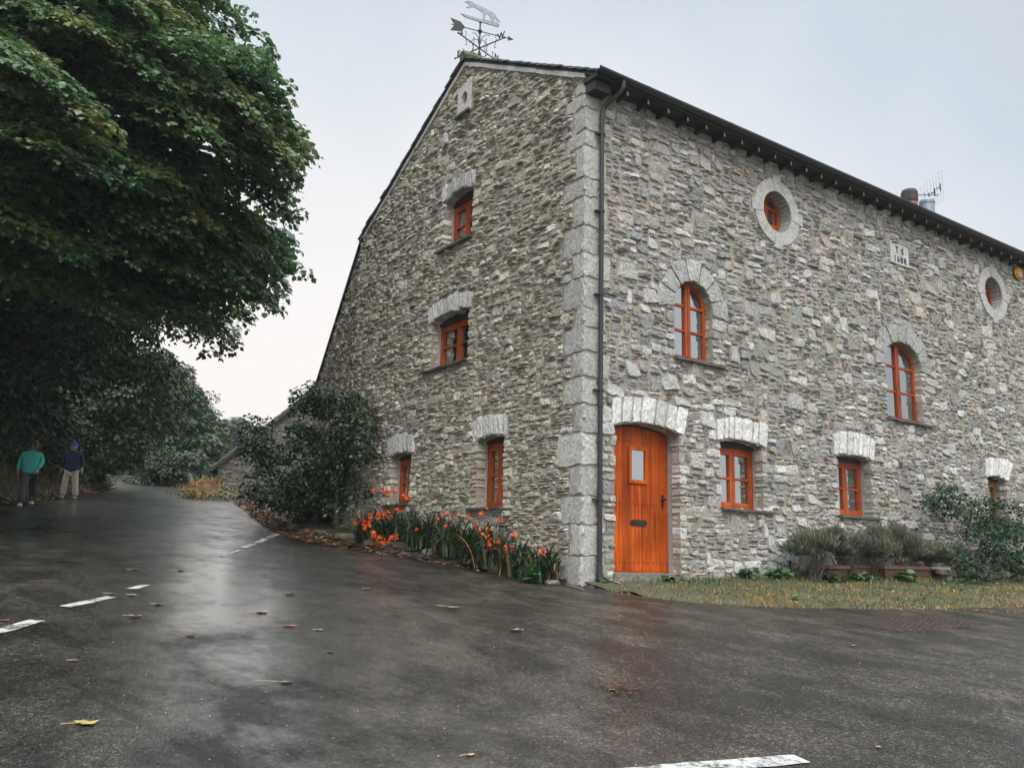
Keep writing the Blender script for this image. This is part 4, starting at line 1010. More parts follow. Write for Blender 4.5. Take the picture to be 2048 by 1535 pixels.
# -- the big sycamore over the lane
syc = thing('sycamore_tree', 'huge dark green sycamore tree overhanging the lane at the left', 'tree', tuple([-.6, 20.0, float(bank_z(np.array(-.6), np.array(20.0)))]))
SIL = [(-260, -260), (452, -260), (468, 10), (520, 70), (545, 120), (570, 165), (578, 210), (590, 260), (600, 305), (575, 345), (582, 390), (572, 440), (580, 500), (588, 545), (560, 575), (515, 600), (470, 615), (430, 640), (330, 640), (200, 600), (60, 560), (-260, 520)]
cr_ = MB(); tips = []
def syc_depth(px, py): 
    return 13.2 + 3.4 * max(0, px) / 600 + 1.6 * (max(0, py - 250) / 400) + 1.2 * max(0, (120 - py) / 380)
cnt = 0
while cnt < 520:
    px, py = rng.uniform(-240, 600), rng.uniform(-250, 640)
    if not inside(SIL, np.array([px]), np.array([py]))[0]: continue
    back = rng.random() < .38
    if back: px -= 40; 
    dpt = syc_depth(px, py) + (rng.uniform(1.2, 3.4) if back else rng.normal(0, .55))
    r = rng.uniform(.42, .85) * (1.15 if back else 1)
    rp = r * FPX / dpt
    edge = 0
    # keep lobes inside the outline
    ok = inside(SIL, np.array([px + rp * .55, px, px]), np.array([py, py - rp * .3, py + rp * .35]))
    if not ok[0]: 
        r *= .62; rp *= .62
        if not inside(SIL, np.array([px + rp * .5]), np.array([py]))[0] and rng.random() < .8: continue
    c = at(px, py, dpt); off = (px < -60) or (py < -60)
    if off and px > 380: continue
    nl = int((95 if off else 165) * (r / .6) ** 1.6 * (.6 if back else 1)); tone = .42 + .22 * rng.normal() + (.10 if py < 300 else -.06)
    od = np.array([.5, -.6, 0]) 
    lobe_leaves(cr_, c, r, nl, .165 if not back else .19, MAPLE if not off else RHOMB * [1, 1.4, 1], tone, .55, .6, -.2, .65, od * .7) if back or off else fan(cr_, c, r * 1.05, int(nl * 1.5), .116, tone)
    tips.append(c); cnt += 1
for (px, py, dp_, r) in ((585, 300, 16.6, .22), (602, 430, 16.4, .16), (612, 548, 16.6, .2), (560, 590, 16.4, .22), (530, 615, 16.2, .2), (490, 628, 16.0, .2), (575, 175, 16.8, .2), (540, 110, 16.8, .22), (490, 30, 17, .25), (592, 350, 16.6, .18), (588, 500, 16.6, .2)):
    lobe_leaves(cr_, at(px - 4, py, dp_), r, 34, .10, MAPLE, .45, .7, .5, -.5, .6)
for k in range(150):                                            # deep interior and far side of the crown
    px, py = rng.uniform(-420, 430), rng.uniform(-420, 560); dpt = rng.uniform(17.5, 25)
    if px > 330 and py < 90: continue
    if px > 430 and py > 480: continue
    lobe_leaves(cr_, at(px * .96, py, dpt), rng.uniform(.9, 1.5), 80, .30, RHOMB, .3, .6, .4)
for k in range(90):                                             # crown lobes added beyond the left edge of the view to darken the road
    px, py = rng.uniform(-1500, -260), rng.uniform(-700, 520); lobe_leaves(cr_, at(px, py, rng.uniform(11, 18)) if px > -900 else at(px, py, rng.uniform(9, 14)), rng.uniform(1.0, 1.7), 90, .32, RHOMB, .4, .6, .4)
crown = cr_.build('crown', M['syc'], syc); crown.location = -syc.location
tb = MB(); b0 = np.array(syc.location) - (0, 0, .3)
tb.tube([b0, b0 + (0, 0, .5), b0 + (.1, -.1, 2.2), b0 + (.25, -.3, 4.6), b0 + (.2, -.5, 7.2), b0 + (.3, -.4, 10.5)], [.62, .46, .40, .33, .22, .08], 12)
for tp in rng.permutation(len(tips))[:34]:
    s0 = b0 + (.2, -.3, rng.uniform(2.6, 7.8)); limb(tb, s0, tips[tp], rng.uniform(.09, .15), .012, .10)
t_ = tb.build('trunk', M['bark'], syc, True); t_.location = -syc.location

def tree(name, label, base, lobes, size, mat, tpl=RHOMB, n_per=90, group=None, trunk_r=.18, cat='tree', squash=.7, tone=.4, bark='bark', twigs=0, upw=.5):
    t = thing(name, label, cat, tuple(base), group); mb = MB(); tk = MB(); base = np.array(base, float)
    top = max(l[0][2] for l in lobes)
    cm = np.mean([l[0] for l in lobes], 0)
    for c, r in lobes:
        c = np.array(c, float); lobe_leaves(mb, c, r, max(8, int(n_per * (r / .6) ** 1.7)), size, tpl, tone + rng.normal(0, .14), squash, upw)
    o = mb.build('crown', M[mat], t); o.location = -t.location
    pk = np.array([base[0] * .5 + cm[0] * .5, base[1] * .5 + cm[1] * .5, base[2] + (top - base[2]) * .6])
    tk.tube([base - (0, 0, .25), base + (pk - base) * .3, base + (pk - base) * .65 + (.03, .05, 0), pk], [trunk_r * 1.25, trunk_r, trunk_r * .75, trunk_r * .3], 9)
    for i in rng.permutation(len(lobes))[:14]: limb(tk, base + (pk - base) * rng.uniform(.3, .95), lobes[i][0], trunk_r * .32, .008, .05)
    o = tk.build('trunk', M[bark], t, True); o.location = -t.location
    return t
def px_lobes(poly, depth, dj, n, rmin, rmax):
    out = []; p = np.asarray(poly, float); lo, hi = p.min(0), p.max(0)
    while len(out) < n:
        q = rng.uniform(lo, hi)
        if inside(poly, q[0:1], q[1:2])[0]:
            c_ = at(q[0], q[1], depth + rng.uniform(-dj, dj)); r_ = rng.uniform(rmin, rmax)
            if c_[0] > XC - r_ * .75 and c_[1] < 17.4 and depth < 21: c_ = c_ * ((XC - r_ * .75 - rng.uniform(0, .3)) / c_[0])
            out.append((c_, r_))
    return out
def foot(px, py, d=None):
    p = gnd(px, py); return p
def ground_under(p, f=gz): return np.array([p[0], p[1], float(f(np.array(p[0]), np.array(p[1])))])
G1 = 'trees lining the lane'
# lower tree behind the sycamore, leaning over the lane
lob = px_lobes([(60, 520), (330, 520), (425, 640), (452, 690), (425, 715), (370, 700), (345, 735), (250, 760), (120, 760), (60, 700)], 27, 2.2, 95, .5, .95)
lob += [(at(462, 688, 26), .22), (at(448, 700, 26), .28), (at(420, 712, 26), .3), (at(432, 668, 26), .35), (at(436, 640, 26), .4)]
tree('hedgerow_tree', 'dark broad tree leaning over the lane just under the sycamore branches', ground_under((.8, 27.5), bank_z), lob, .15, 'dark', OVAL[[0, 1, 3, 5]] * [1, 1.7, 1], 150, G1, .25)
lob = px_lobes([(-120, 440), (150, 520), (170, 700), (60, 860), (-120, 900)], 22, 2, 80, .6, 1.1)
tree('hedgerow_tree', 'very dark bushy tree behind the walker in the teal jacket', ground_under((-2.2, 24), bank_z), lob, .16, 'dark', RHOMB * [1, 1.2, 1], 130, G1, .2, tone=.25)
lob = px_lobes([(100, 690), (330, 720), (352, 790), (345, 850), (300, 905), (230, 955), (180, 950), (110, 880)], 36, 2.5, 85, .6, 1.1)
tree('hedgerow_tree', 'dark rounded tree at the left mouth of the green lane tunnel', ground_under((4.6, 37.5), bank_z), lob, .2, 'dark', RHOMB, 120, G1, .25)
lob = px_lobes([(-80, 600), (110, 690), (110, 880), (60, 900), (-80, 900)], 30, 2.5, 70, .8, 1.4)
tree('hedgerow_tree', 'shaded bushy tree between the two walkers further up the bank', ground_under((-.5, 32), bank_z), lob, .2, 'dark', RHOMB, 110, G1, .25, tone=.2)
# low hedge on the bank
G2 = 'hedge bushes on the left bank'
for i, (px, py, dp_, sx, lab) in enumerate(((-60, 900, 27, 1.0, 'low dark hedge bush at the far left edge behind the bank grass'), (20, 880, 28.5, 1.0, 'dark glossy hedge bush right behind the teal jacket'), (105, 880, 32, .9, 'dark hedge bush between the two walkers'), (165, 890, 35, .9, 'dark hedge bush behind the man in the navy jacket'), (215, 900, 40, .9, 'yellowish hedge bush at the corner where the lane narrows'))):
    c = at(px, py, dp_); lob = [(c + rng.normal(0, 1, 3) * np.array([1.1, .8, .75]) * sx, rng.uniform(.4, .75)) for _ in range(34)]
    tree('hedge_bush', lab, ground_under(c, bank_z), lob, .10, 'dark', OVAL[[0, 1, 3, 5]] * [1, 1.7, 1], 150, G2, .08, 'bush', .8, .35 + .05 * i)
# trees beyond the bend
lob = px_lobes([(325, 775), (352, 760), (375, 790), (400, 820), (420, 860), (428, 900), (420, 940), (405, 985), (300, 985), (300, 880)], 56, 3, 100, .7, 1.3)
tree('lane_tree', 'big rounded green tree right of the lane tunnel beside the low barn', ground_under((14.5, 56)), lob, .34, 'far', RHOMB, 110, G1, .3, tone=.5)
lob = [(at(368 + rng.normal(0, 5 + 18 * t), 735 + 120 * t, 66 + rng.normal(0, 1)), .5 + 1.1 * t) for t in np.linspace(0, 1, 40)]
tree('fir_tree', 'thin pointed hazy fir tree rising behind the rounded lane tree', ground_under((17, 68)), lob, .30, 'far', RHOMB * [1, .5, 1], 60, G1, .2, tone=.6, squash=.5)
lob = px_lobes([(385, 800), (405, 810), (425, 850), (425, 900), (390, 900)], 64, 2, 26, .7, 1.1)
tree('lane_tree', 'feathery pale tree between the fir and the low barn roof', ground_under((20, 64)), lob, .34, 'far', RHOMB * [1, .6, 1], 55, G1, .2, tone=.75)
lob = px_lobes([(455, 855), (478, 850), (500, 865), (500, 930), (440, 930)], 120, 4, 40, 1.3, 2.2)
tree('distant_tree', 'pale bluish tree far off just above the low barn roof', ground_under((40, 115)), lob, .6, 'far', RHOMB, 90, G1, .3, tone=.6)
lob = px_lobes([(150, 800), (320, 800), (330, 930), (300, 955), (235, 955), (150, 940)], 78, 5, 80, 1.6, 2.8)
tree('lane_tree', 'dark tree closing the far end of the lane tunnel', ground_under((11, 84)), lob, .5, 'dark', RHOMB, 100, G1, .3, tone=.35)
lob = px_lobes([(300, 900), (420, 930), (425, 985), (300, 985), (270, 975)], 47, 1.5, 46, .5, .9)
tree('lane_bush', 'dark spreading bush at the right edge of the lane before the bend', ground_under((12.6, 45.5)), lob, .2, 'dark', RHOMB, 130, G1, .12, 'bush', tone=.35)
# woodland that closes the view on the left
wl = MB()
for k in range(170):
    a = math.radians(rng.uniform(-34, 11)); dd = rng.uniform(34, 60); c = np.array([dd * math.sin(a), dd * math.cos(a), 0]); c[2] = float(gz(c[0], c[1])) + rng.uniform(.5, 11)
    if c[0] > left_edge(c[1]) - 1.0 and c[2] < gz(c[0], c[1]) + 4: continue
    lobe_leaves(wl, c, rng.uniform(1.2, 2.2), 90, .5, RHOMB, .25, .8)
tag(wl.build('woodland', M['dark']), kind='stuff')
# dry grass tuft
for px, py, lab, s in ((392, 988, 'tan dry grass tuft at the right edge of the lane', 1.0), (415, 983, 'tall tan dry grass tuft against the low barn corner', 1.3)):
    c = gnd(px, py + 4); c = at(px, py, np.dot(RW[2], c) * .96); mb = MB(); n = 300
    Pp = np.column_stack([c[0] + rng.normal(0, .22, n), c[1] + rng.normal(0, .2, n), np.full(n, c[2] - .1)]); blades(mb, Pp, rng.uniform(.35, .75, n) * s, .035, .7, rng.random(n))
    tag(mb.build('dry_grass_tuft', M['drygrass']), lab, 'grass tuft', 'dry grass tufts by the low barn')
fm = MB()
for px, py in ((372, 985), (385, 992), (405, 994), (425, 994), (445, 994), (462, 996), (478, 1000), (440, 988), (460, 988)):
    c = gnd(px, min(py + 4, 1000)); lobe_leaves(fm, c + (0, 0, .1), .7, 60, .16, RHOMB, .55, .5)
tag(fm.build('verge_weeds', M['bankgrass']), kind='stuff')

# -- shrubs against the gable
G3 = 'evergreen shrubs growing against the gable'
lob = px_lobes([(610, 775), (650, 790), (705, 790), (735, 850), (738, 920), (715, 945), (640, 960), (585, 930), (575, 860)], 18.6, .55, 85, .18, .36)
lob += px_lobes([(612, 765), (640, 768), (640, 790), (610, 795)], 18.6, .2, 6, .1, .16)
tree('evergreen_shrub', 'large rounded dark evergreen shrub against the gable wall, nearest the orange flowers', ground_under((7.6, 16.9), bed_z), lob, .075, 'holly', OVAL * [1, 1.4, 1], 260, G3, .05, 'shrub', .85, .42)
lob = px_lobes([(492, 852), (528, 846), (545, 885), (590, 905), (600, 945), (520, 950), (488, 920)], 24, .6, 46, .16, .34)
lob += [(at(px, py, 23.6), r) for px, py, r in ((500, 835, .14), (515, 840, .16), (482, 862, .12), (497, 862, .2), (480, 880, .15), (540, 838, .15))]
tree('evergreen_shrub', 'loose leggy shrub with sparse top sprays in front of the low barn wall', ground_under((8.9, 24.2), bed_z), lob, .10, 'holly', OVAL * [1, 1.5, 1], 150, G3, .05, 'shrub', .85, .5)
lob = px_lobes([(500, 945), (560, 950), (640, 950), (715, 940), (715, 1015), (640, 1035), (600, 1030), (530, 1020), (490, 995)], 19.3, 1.3, 105, .2, .42)
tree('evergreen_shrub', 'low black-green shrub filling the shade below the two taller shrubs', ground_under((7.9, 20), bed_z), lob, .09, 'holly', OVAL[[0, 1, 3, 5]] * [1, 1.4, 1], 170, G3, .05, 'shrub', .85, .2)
lob = [(at(px, py, 19.5 + (600 - px) * .03), r) for px, py, r in zip(rng.uniform(490, 690, 40), rng.uniform(1010, 1048, 40), rng.uniform(.12, .26, 40)) if py < 1003 + (px - 480) * .26]
tree('ground_shrub', 'low leafy ground shrub along the bed edge under the evergreen shrubs', ground_under((7.4, 19), bed_z), lob, .08, 'holly', OVAL[[0, 1, 3, 5]] * [1, 1.4, 1], 120, G3, .03, 'shrub', .8, .45)

# -- low barn behind
barn = thing('low_barn', 'low stone barn with dark sloping roof edge behind the shrubs', 'barn', (0, 0, 0))
B0 = at(432, 985, 46); be = np.array([math.cos(math.radians(17)), -math.sin(math.radians(17)), 0]); bn = np.array([-be[1], be[0], 0]) * -1
FO = Face((B0[0], B0[1], 0), be, bn)
zE = at(432, 925, 46)[2]; zG = at(432, 1000, 46)[2]
q = at(600, 790, 46) - at(432, 925, 46); sl0 = q[2] / (q @ be)
WB = 5.5
ob = MB(); outO = [(0, zG - 1), (2 * WB, zG - 1), (2 * WB, zE), (WB, zE + WB * sl0), (0, zE)]
rubble(ob, FO, outO, [], 'O', cu=.085, cv=.07, sizes=SZ_G, prot=1.3); mortar(ob, FO, outO, [], 3)
ob.prism([(0, zG - 1), (2 * WB, zG - 1), (2 * WB, zE - .02), (WB, zE + WB * sl0 - .02), (0, zE - .02)], FO, -10, -.03, 3)
o = ob.build('wall', [M['stone'], M['ashlar'], M['mortar'], M['pebble']], barn)
orf = MB(); 
for i in range(16):
    a = -.35 + (WB + .4) * i / 16; b = -.35 + (WB + .4) * (i + 1.12) / 16
    orf.prism([(a, zE + a * sl0 + .04), (b, zE + b * sl0 + .02), (b, zE + b * sl0 + .11), (a, zE + a * sl0 + .16)], FO, -10, .38 + rng.uniform(-.02, .02), 0)
    orf.prism([(2 * WB - a, zE + a * sl0 + .04), (2 * WB - b, zE + b * sl0 + .02), (2 * WB - b, zE + b * sl0 + .11), (2 * WB - a, zE + a * sl0 + .16)], FO, -10, .37 + rng.uniform(-.02, .02), 0)
orf.build('roof', M['roof'], barn)
obp = MB(); obp.prism([(-.35, zE - .35 * sl0 - .16), (WB, zE + WB * sl0 - .16), (WB, zE + WB * sl0 + .02), (-.35, zE - .35 * sl0 + .02)], FO, .30, .36); obp.build('barge_board', M['soffit'], barn)

# ------------------------------------------------------------------ plants of the bed and verge
def sword_clump(name, label, cat, group, p, n, h, spread, flowers=(), mat='sword', wd=.019, dead=.05, arch=1.35, toward=None):
    t = thing(name, label, cat, tuple(p), group); mb = MB(); p = np.array(p, float)
    for i in range(n):
        a = rng.uniform(0, 2 * PI); d = np.array([math.cos(a), math.sin(a), 0]);
        if toward is not None: d = unit(d + np.array(toward) * .5)
        s = np.array([-d[1], d[0], 0]); L = h * rng.uniform(.55, 1.15); k = rng.uniform(.25, 1.0) * arch; w0 = wd * rng.uniform(.6, 1.3)
        b = np.array([rng.normal(0, spread * .35), rng.normal(0, spread * .35), -.02]); V = []
        isdead = rng.random() < dead
        for j, tt in enumerate(np.linspace(0, 1, 7)):
            th = (.15 + 1.75 * k * tt ** 1.6)
            if j == 0: c = b
            else: c = c + (d * math.sin(th) + np.array([0, 0, 1.]) * math.cos(th)) * L / 6
            w = w0 * (1 - tt ** 2.2) * (.6 + .4 * min(1, tt * 4)) + .001
            fold = np.array([0, 0, 1.]) * w * .25
            V += [c - s * w + fold, c - fold * .3, c + s * w + fold]
        F = [(j * 3 + q, j * 3 + q + 1, j * 3 + q + 4, j * 3 + q + 3) for j in range(6) for q in (0, 1)]
        mb.add(V, F, 0, (1, 1, 1), rng.uniform(.85, 1.0) if isdead else np.clip(rng.normal(.42, .2), 0, .78))
    mb.build('foliage', M[mat], t)
    for (dx, dy, dz, nb, sz) in flowers:
        fm = MB(); tip = np.array([dx, dy, dz]); st0 = np.array([dx * .3, dy * .3, .0])
        cpts = [st0, st0 + (tip - st0) * .5 + (0, 0, .12), tip + (0, 0, .02)]
        fm.tube(cpts, [.004, .003, .002], 4, 1, tint=.3)
        dirn = unit(np.array([rng.normal(), rng.normal(), .15])[None])[0]
        for q in range(nb):
            c = tip + dirn * (q - nb / 2) * sz * .55 + rng.normal(0, sz * .3, 3); ax_ = unit((dirn * .4 + np.array([rng.normal(), rng.normal(), .9]) * .8)[None])[0]
            b1 = unit(np.cross(ax_, [0.3, .2, 1.])[None])[0]; b2 = np.cross(ax_, b1); tn = rng.uniform(0, .75)
            for m in range(6):
                an = m * PI / 3 + rng.uniform(-.2, .2); e1 = b1 * math.cos(an) + b2 * math.sin(an); e2 = np.cross(ax_, e1)
                fm.add([c, c + ax_ * sz * .45 + e1 * sz * .25 + e2 * sz * .14, c + ax_ * sz * .62 + e1 * sz * .75, c + ax_ * sz * .45 + e1 * sz * .25 - e2 * sz * .14], [(0, 1, 2, 3)], 0, (1, 1, 1), np.clip(tn + rng.normal(0, .12), 0, 1))
        fm.build('flower', [M['flower'], M['sword']], t)
    return t
def bedpt(px, py, lift=0):
    r = ray(px, py); lo, hi = 5.0, 60.0
    for _ in range(50):
        m = .5 * (lo + hi); p = r * m
        if p[2] > bed_z(p[0], p[1]): lo = m
        else: hi = m
    p = r * lo
    if p[0] > 7.62 and p[1] < 17.3: p = r * (7.62 / r[0])
    return np.array([p[0], p[1], float(bed_z(p[0], p[1]))])
G4 = 'orange flowering montbretia clumps along the gable'
def fl_at(base, px, py, n, sz):
    dpt = RW[2] @ np.array(base); q = at(px, py, dpt - rng.uniform(.2, .45)) - base; return (q[0], q[1], q[2], int(n * (1.3 if px < 830 else .65)) + 1, sz * (1.35 if px < 830 else 1.15))
clumps = [((735, 1085), 60, .75, 'leftmost montbretia clump with a dense double head of orange flowers', [(735, 1052, 9, .055), (748, 1072, 8, .05), (720, 1045, 4, .05), (752, 1088, 4, .045)]),
          ((790, 1078), 80, .85, 'tall montbretia clump under the narrow left window with the highest orange flower', [(768, 982, 7, .06), (813, 994, 4, .055), (752, 1032, 9, .06), (775, 1034, 6, .05), (800, 1021, 4, .05)]),
          ((850, 1082), 90, .85, 'dense montbretia clump with drooping leaves and one low flower head', [(835, 1057, 4, .05), (775, 1076, 6, .05), (770, 1087, 4, .045), (788, 1071, 3, .04)]),
          ((905, 1095), 75, .8, 'montbretia clump just left of the nearer ground floor window sill', [(873, 1037, 4, .05), (886, 1026, 3, .05), (898, 1031, 2, .05), (890, 1054, 2, .045)]),
          ((950, 1108), 75, .8, 'montbretia clump below the nearer ground floor window with a flower at the sill', [(967, 1026, 6, .05), (932, 1031, 3, .045), (914, 1035, 3, .04), (938, 1040, 3, .04), (951, 1050, 4, .045)]),
          ((985, 1125), 75, .75, 'montbretia clump with a row of small orange heads right of the sill', [(955, 1061, 4, .045), (966, 1066, 3, .04), (976, 1059, 3, .04), (973, 1073, 3, .04), (1003, 1041, 4, .045), (982, 1085, 5, .05), (998, 1085, 3, .045)]),
          ((1030, 1140), 70, .65, 'low montbretia clump with yellowish flowers and rusty dead leaves', [(1018, 1098, 7, .05), (1024, 1074, 3, .045), (1030, 1067, 3, .045), (985, 1098, 3, .04)]),
          ((1085, 1145), 65, .62, 'last montbretia clump before the house corner with a single orange flower', [(1086, 1103, 6, .05)])]
for (px, py), n, h, lab, fl in clumps:
    b = bedpt(px, py); sword_clump('montbretia_clump', lab, 'flowering plant', G4, b, n * 2, h, .34, [fl_at(b, *f) for f in fl], dead=.08 if px > 900 else .02, toward=(-.5, -.35, 0))
G5 = 'sword-leaved clumps without flowers in the shade'
for (px, py), h, lab in (((655, 1045), .8, 'pale arching sword-leaved clump in the shade left of the flowers'), ((702, 1052), .7, 'dusty sword-leaved clump at the foot of the evergreen shrub'), ((612, 1040), .6, 'small dark sword-leaved clump deep under the shrubs')):
    sword_clump('sword_leaf_clump', lab, 'plant', G5, bedpt(px, py), 80, h, .3, toward=(-.4, -.4, 0))
def fern(label, p, L=.3, n=7):
    t = thing('fern', label, 'fern', tuple(p)); 
    for i in range(n):
        a = rng.uniform(PI * .6, PI * 1.9); d = np.array([math.cos(a), math.sin(a), 0]); s = np.array([-d[1], d[0], 0]); mb = MB()
        for j in range(14):
            tt = j / 14; c = d * L * tt + np.array([0, 0, L * (.9 * tt - .75 * tt * tt)]) ; w = L * .22 * math.sin(PI * min(1, tt * 1.05 + .12))
            for sg in (-1, 1): mb.add([c, c + s * sg * w * .5 + d * .012, c + s * sg * w + d * .02 - (0, 0, .01), c + s * sg * w * .5 - d * .006], [(0, 1, 2, 3)], 0, (1, 1, 1), rng.uniform(.3, .7))
        mb.build('frond', M['dock'], t)
fern('small green fern between the stones at the bed edge', bedpt(882, 1100), .28); fern('dark green fern under the leftmost montbretia flowers', bedpt(700, 1065), .4, 9)
M['weedleaf'] = leaf_mat('weed_leaf', [(.03, .075, .028), (.055, .13, .045), (.09, .18, .065), (.20, .26, .13)], .5, .2)
def broad(name, label, p, n, L, mat='dock', cat='plant', group=None, flat=.6, tn=.5):
    t = thing(name, label, cat, tuple(p), group); mb = MB(); a = rng.uniform(0, 2 * PI, n); d = np.column_stack([np.cos(a), np.sin(a), rng.uniform(.1, 1 - flat * .6, n)])
    P = np.column_stack([rng.normal(0, L * (.25 if flat > 0 else .6), (n, 2)), rng.uniform(0, L * (.5 if flat > 0 else .9), n)]); tpl = np.array([(0, 0, 0), (.12, .26, .03), (.45, .42, .05), (.8, .30, 0), (1, 0, -.08), (.8, -.30, 0), (.45, -.42, .05), (.12, -.26, .03), ])
    leaves(mb, P, np.array([0, 0, 1.]) + rng.normal(0, .3, (n, 3)), d, L * rng.uniform(.5, 1.1, n), tpl, tn + rng.normal(0, .2, n)); mb.build('foliage', M[mat], t)
    sm = MB()
    for k in range(min(n, 6)): sm.tube([(0, 0, -.03), P[k] * .6, P[k]], .005, 4)
    sm.build('stem', M['sword'], t); return t
broad('broad_leaved_weed', 'bright green broad-leaved weed spilling onto the road below the montbretia', gnd(1057, 1166) + (0, 0, .05), 12, .19)
broad('broad_leaved_weed', 'green lobed-leaf weed among the montbretia above the pale stone', bedpt(1040, 1118) + (0, 0, .12), 12, .16)
G6 = 'weeds at the foot of the front wall'
def vpt(px, py): p = gnd(px, py); p[2] = float(verge_z(np.array(p[0]), np.array(p[1]))); return p
for (px, py), n, L, lab in (((1375, 1158), 26, .12, 'spiky green weed beside the right end of the doorstep'), ((1338, 1170), 22, .10, 'low green weed in front of the doorstep'), ((1205, 1172), 26, .07, 'tiny pale weed at the foot of the downpipe'), ((1490, 1168), 40, .12, 'leafy weed at the wall foot halfway between door and lavender'), ((1560, 1172), 45, .13, 'leafy weed at the left end of the lavender bushes'), ((1660, 1176), 40, .13, 'pale leafy weed in front of the round terracotta pot'), ((1725, 1178), 36, .12, 'leafy weed between the two terracotta pots'), ((1810, 1176), 44, .15, 'broad dock weed in front of the rectangular trough'), ((1930, 1178), 36, .12, 'leafy weed below the climbing rose'), ((1592, 1205), 10, .07, 'pale little rosette in the verge grass')):
    broad('weed', lab, vpt(px, py), int(n * 2.2), L * 1.05, 'weedleaf', 'weed', G6, -.2, .6)
# lavender, pots, rose, garden wall
def spiky(label, c, rx, ry, h, n, group, base):
    t = thing('lavender_bush', label, 'bush', tuple(base), group); mb = MB(); c = np.array(c)
    k = n; d = unit(np.column_stack([rng.normal(0, 1, k), rng.normal(0, 1, k), np.abs(rng.normal(0, .9, k))])); r = rng.uniform(.45, 1.0, k)[:, None]
    sb = rng.normal(0, 1, (11, 3)) * np.array([.42, .35, .22]); sb = np.clip(sb, -.75, .75); sb[:, 2] += .2; wh = rng.integers(0, 11, k)
    P = c + (sb[wh] + d * r * (rng.uniform(.35, .7, 11)[wh] * np.array(rng.uniform(.8, 1.15, k)))[:, None]) * np.array([rx, ry, h]) - base
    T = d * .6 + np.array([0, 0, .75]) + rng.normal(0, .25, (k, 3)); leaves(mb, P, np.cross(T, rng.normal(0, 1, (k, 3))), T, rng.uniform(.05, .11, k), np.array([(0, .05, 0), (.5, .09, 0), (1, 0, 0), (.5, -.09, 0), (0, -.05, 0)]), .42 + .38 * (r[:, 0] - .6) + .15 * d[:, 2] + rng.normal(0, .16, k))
    mb.build('foliage', M['heather'], t); sm = MB()
    for i in range(46):
        tip = P[rng.integers(0, k)]; sm.tube([np.array([rng.normal(0, rx * .2), rng.normal(0, .04), -.05]), tip * .5 + rng.normal(0, .03, 3), tip], [.007, .005, .002], 4)
    sm.build('stem', M['bark'], t)
G7 = 'lavender bushes along the front wall'
def wallpt(px, py, off): # point in front of the front wall
    r = ray(px, py); return r * ((YD - off) / r[1])
for px, py, rx, h, lab in ((1628, 1100, .36, .36, 'leftmost twiggy lavender bush with bare stems beside the meter box'), (1690, 1100, .42, .40, 'full lavender bush above the round terracotta pot'), (1752, 1100, .42, .40, 'full lavender bush left of the rectangular trough'), (1800, 1100, .46, .44, 'tallest lavender bush growing over the rectangular trough'), (1868, 1118, .34, .30, 'small thin lavender bush at the right end of the trough')):
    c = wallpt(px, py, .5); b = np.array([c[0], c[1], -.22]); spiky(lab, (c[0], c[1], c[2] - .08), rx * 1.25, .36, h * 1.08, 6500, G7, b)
def trough(label, px0, px1, py_top, off, round_=False):
    a = wallpt(px0, py_top, off); b = wallpt(px1, py_top, off); zt = (a[2] + b[2]) / 2; zb0 = float(verge_z(np.array(a[0]), np.array(a[1]))) - .03; cx = (a[0] + b[0]) / 2
    t = thing('planter_pot' if round_ else 'planter_trough', label, 'planter', (cx, a[1], zb0), 'terracotta planters by the wall'); mb = MB(); H = zt - zb0; W = abs(b[0] - a[0]) / 2
    if round_:
        mb.lathe([(W * .72, 0), (W * .95, H * .8), (W * 1.06, H * .82), (W * 1.08, H), (W * .95, H), (W * .9, H * .8)], (0, .18, 0), 20)
    else:
        D_ = .17
        def ring(w, d, z): return [(-w, -d, z), (w, -d, z), (w, d, z), (-w, d, z)]
        V = ring(W * .88, D_ * .8, 0) + ring(W * .97, D_, H * .80) + ring(W * 1.02, D_ * 1.12, H * .81) + ring(W * 1.02, D_ * 1.12, H * .98) + ring(W * .98, D_, H) + ring(W * .93, D_ * .85, H) + ring(W * .9, D_ * .8, H * .8)
        V = np.array(V) + (0, .15, 0); F = [(r * 4 + i, r * 4 + (i + 1) % 4, (r + 1) * 4 + (i + 1) % 4, (r + 1) * 4 + i) for r in range(6) for i in range(4)] + [(3, 2, 1, 0)]; mb.add(V, F)
    mb.build('pot', M['terracotta'], t); so_ = MB()
    if round_: so_.lathe([(W * .93, H * .84), (W * .5, H * .88), (.01, H * .9)], (0, .18, 0), 14)
    else: so_.box((-W * .92, .15 - .145, H * .78), (W * .92, .15 + .145, H * .88), 0, (1, 1, 1), None, .01)
    so_.build('soil', M['soil'], t)
trough('rectangular terracotta trough with a thick rim below the tallest lavender', 1766, 1868, 1132, .62); trough('round shadowed terracotta pot under the left lavender bushes', 1655, 1700, 1130, .6, True); trough('dark terracotta trough half hidden between the round pot and the rectangular trough', 1704, 1758, 1130, .45)
lob = []
for poly, n in (([(1850, 975), (1900, 970), (1945, 1010), (1985, 1000), (2060, 1010), (2060, 1080), (1960, 1060), (1900, 1030), (1850, 1010)], 61), ([(1915, 1050), (2060, 1050), (2060, 1100), (2060, 1150), (1930, 1165), (1905, 1100)], 80)):
    for _ in range(n):
        p = np.asarray(poly, float)
        while True:
            q = rng.uniform(p.min(0), p.max(0))
            if inside(poly, q[0:1], q[1:2])[0]: break
        lob.append((wallpt(q[0], q[1], rng.uniform(.15, .7) if n == 61 else rng.uniform(.75, 1.2)), rng.uniform(.12, .26)))
bs = wallpt(1960, 1160, .45)
tree('climbing_rose', 'sprawling dark green climbing rose around the narrow right window', (bs[0], bs[1], -.25), lob, .055, 'rose', OVAL * [1, 1.5, 1], 330, None, .02, 'rose bush', .85, .45)
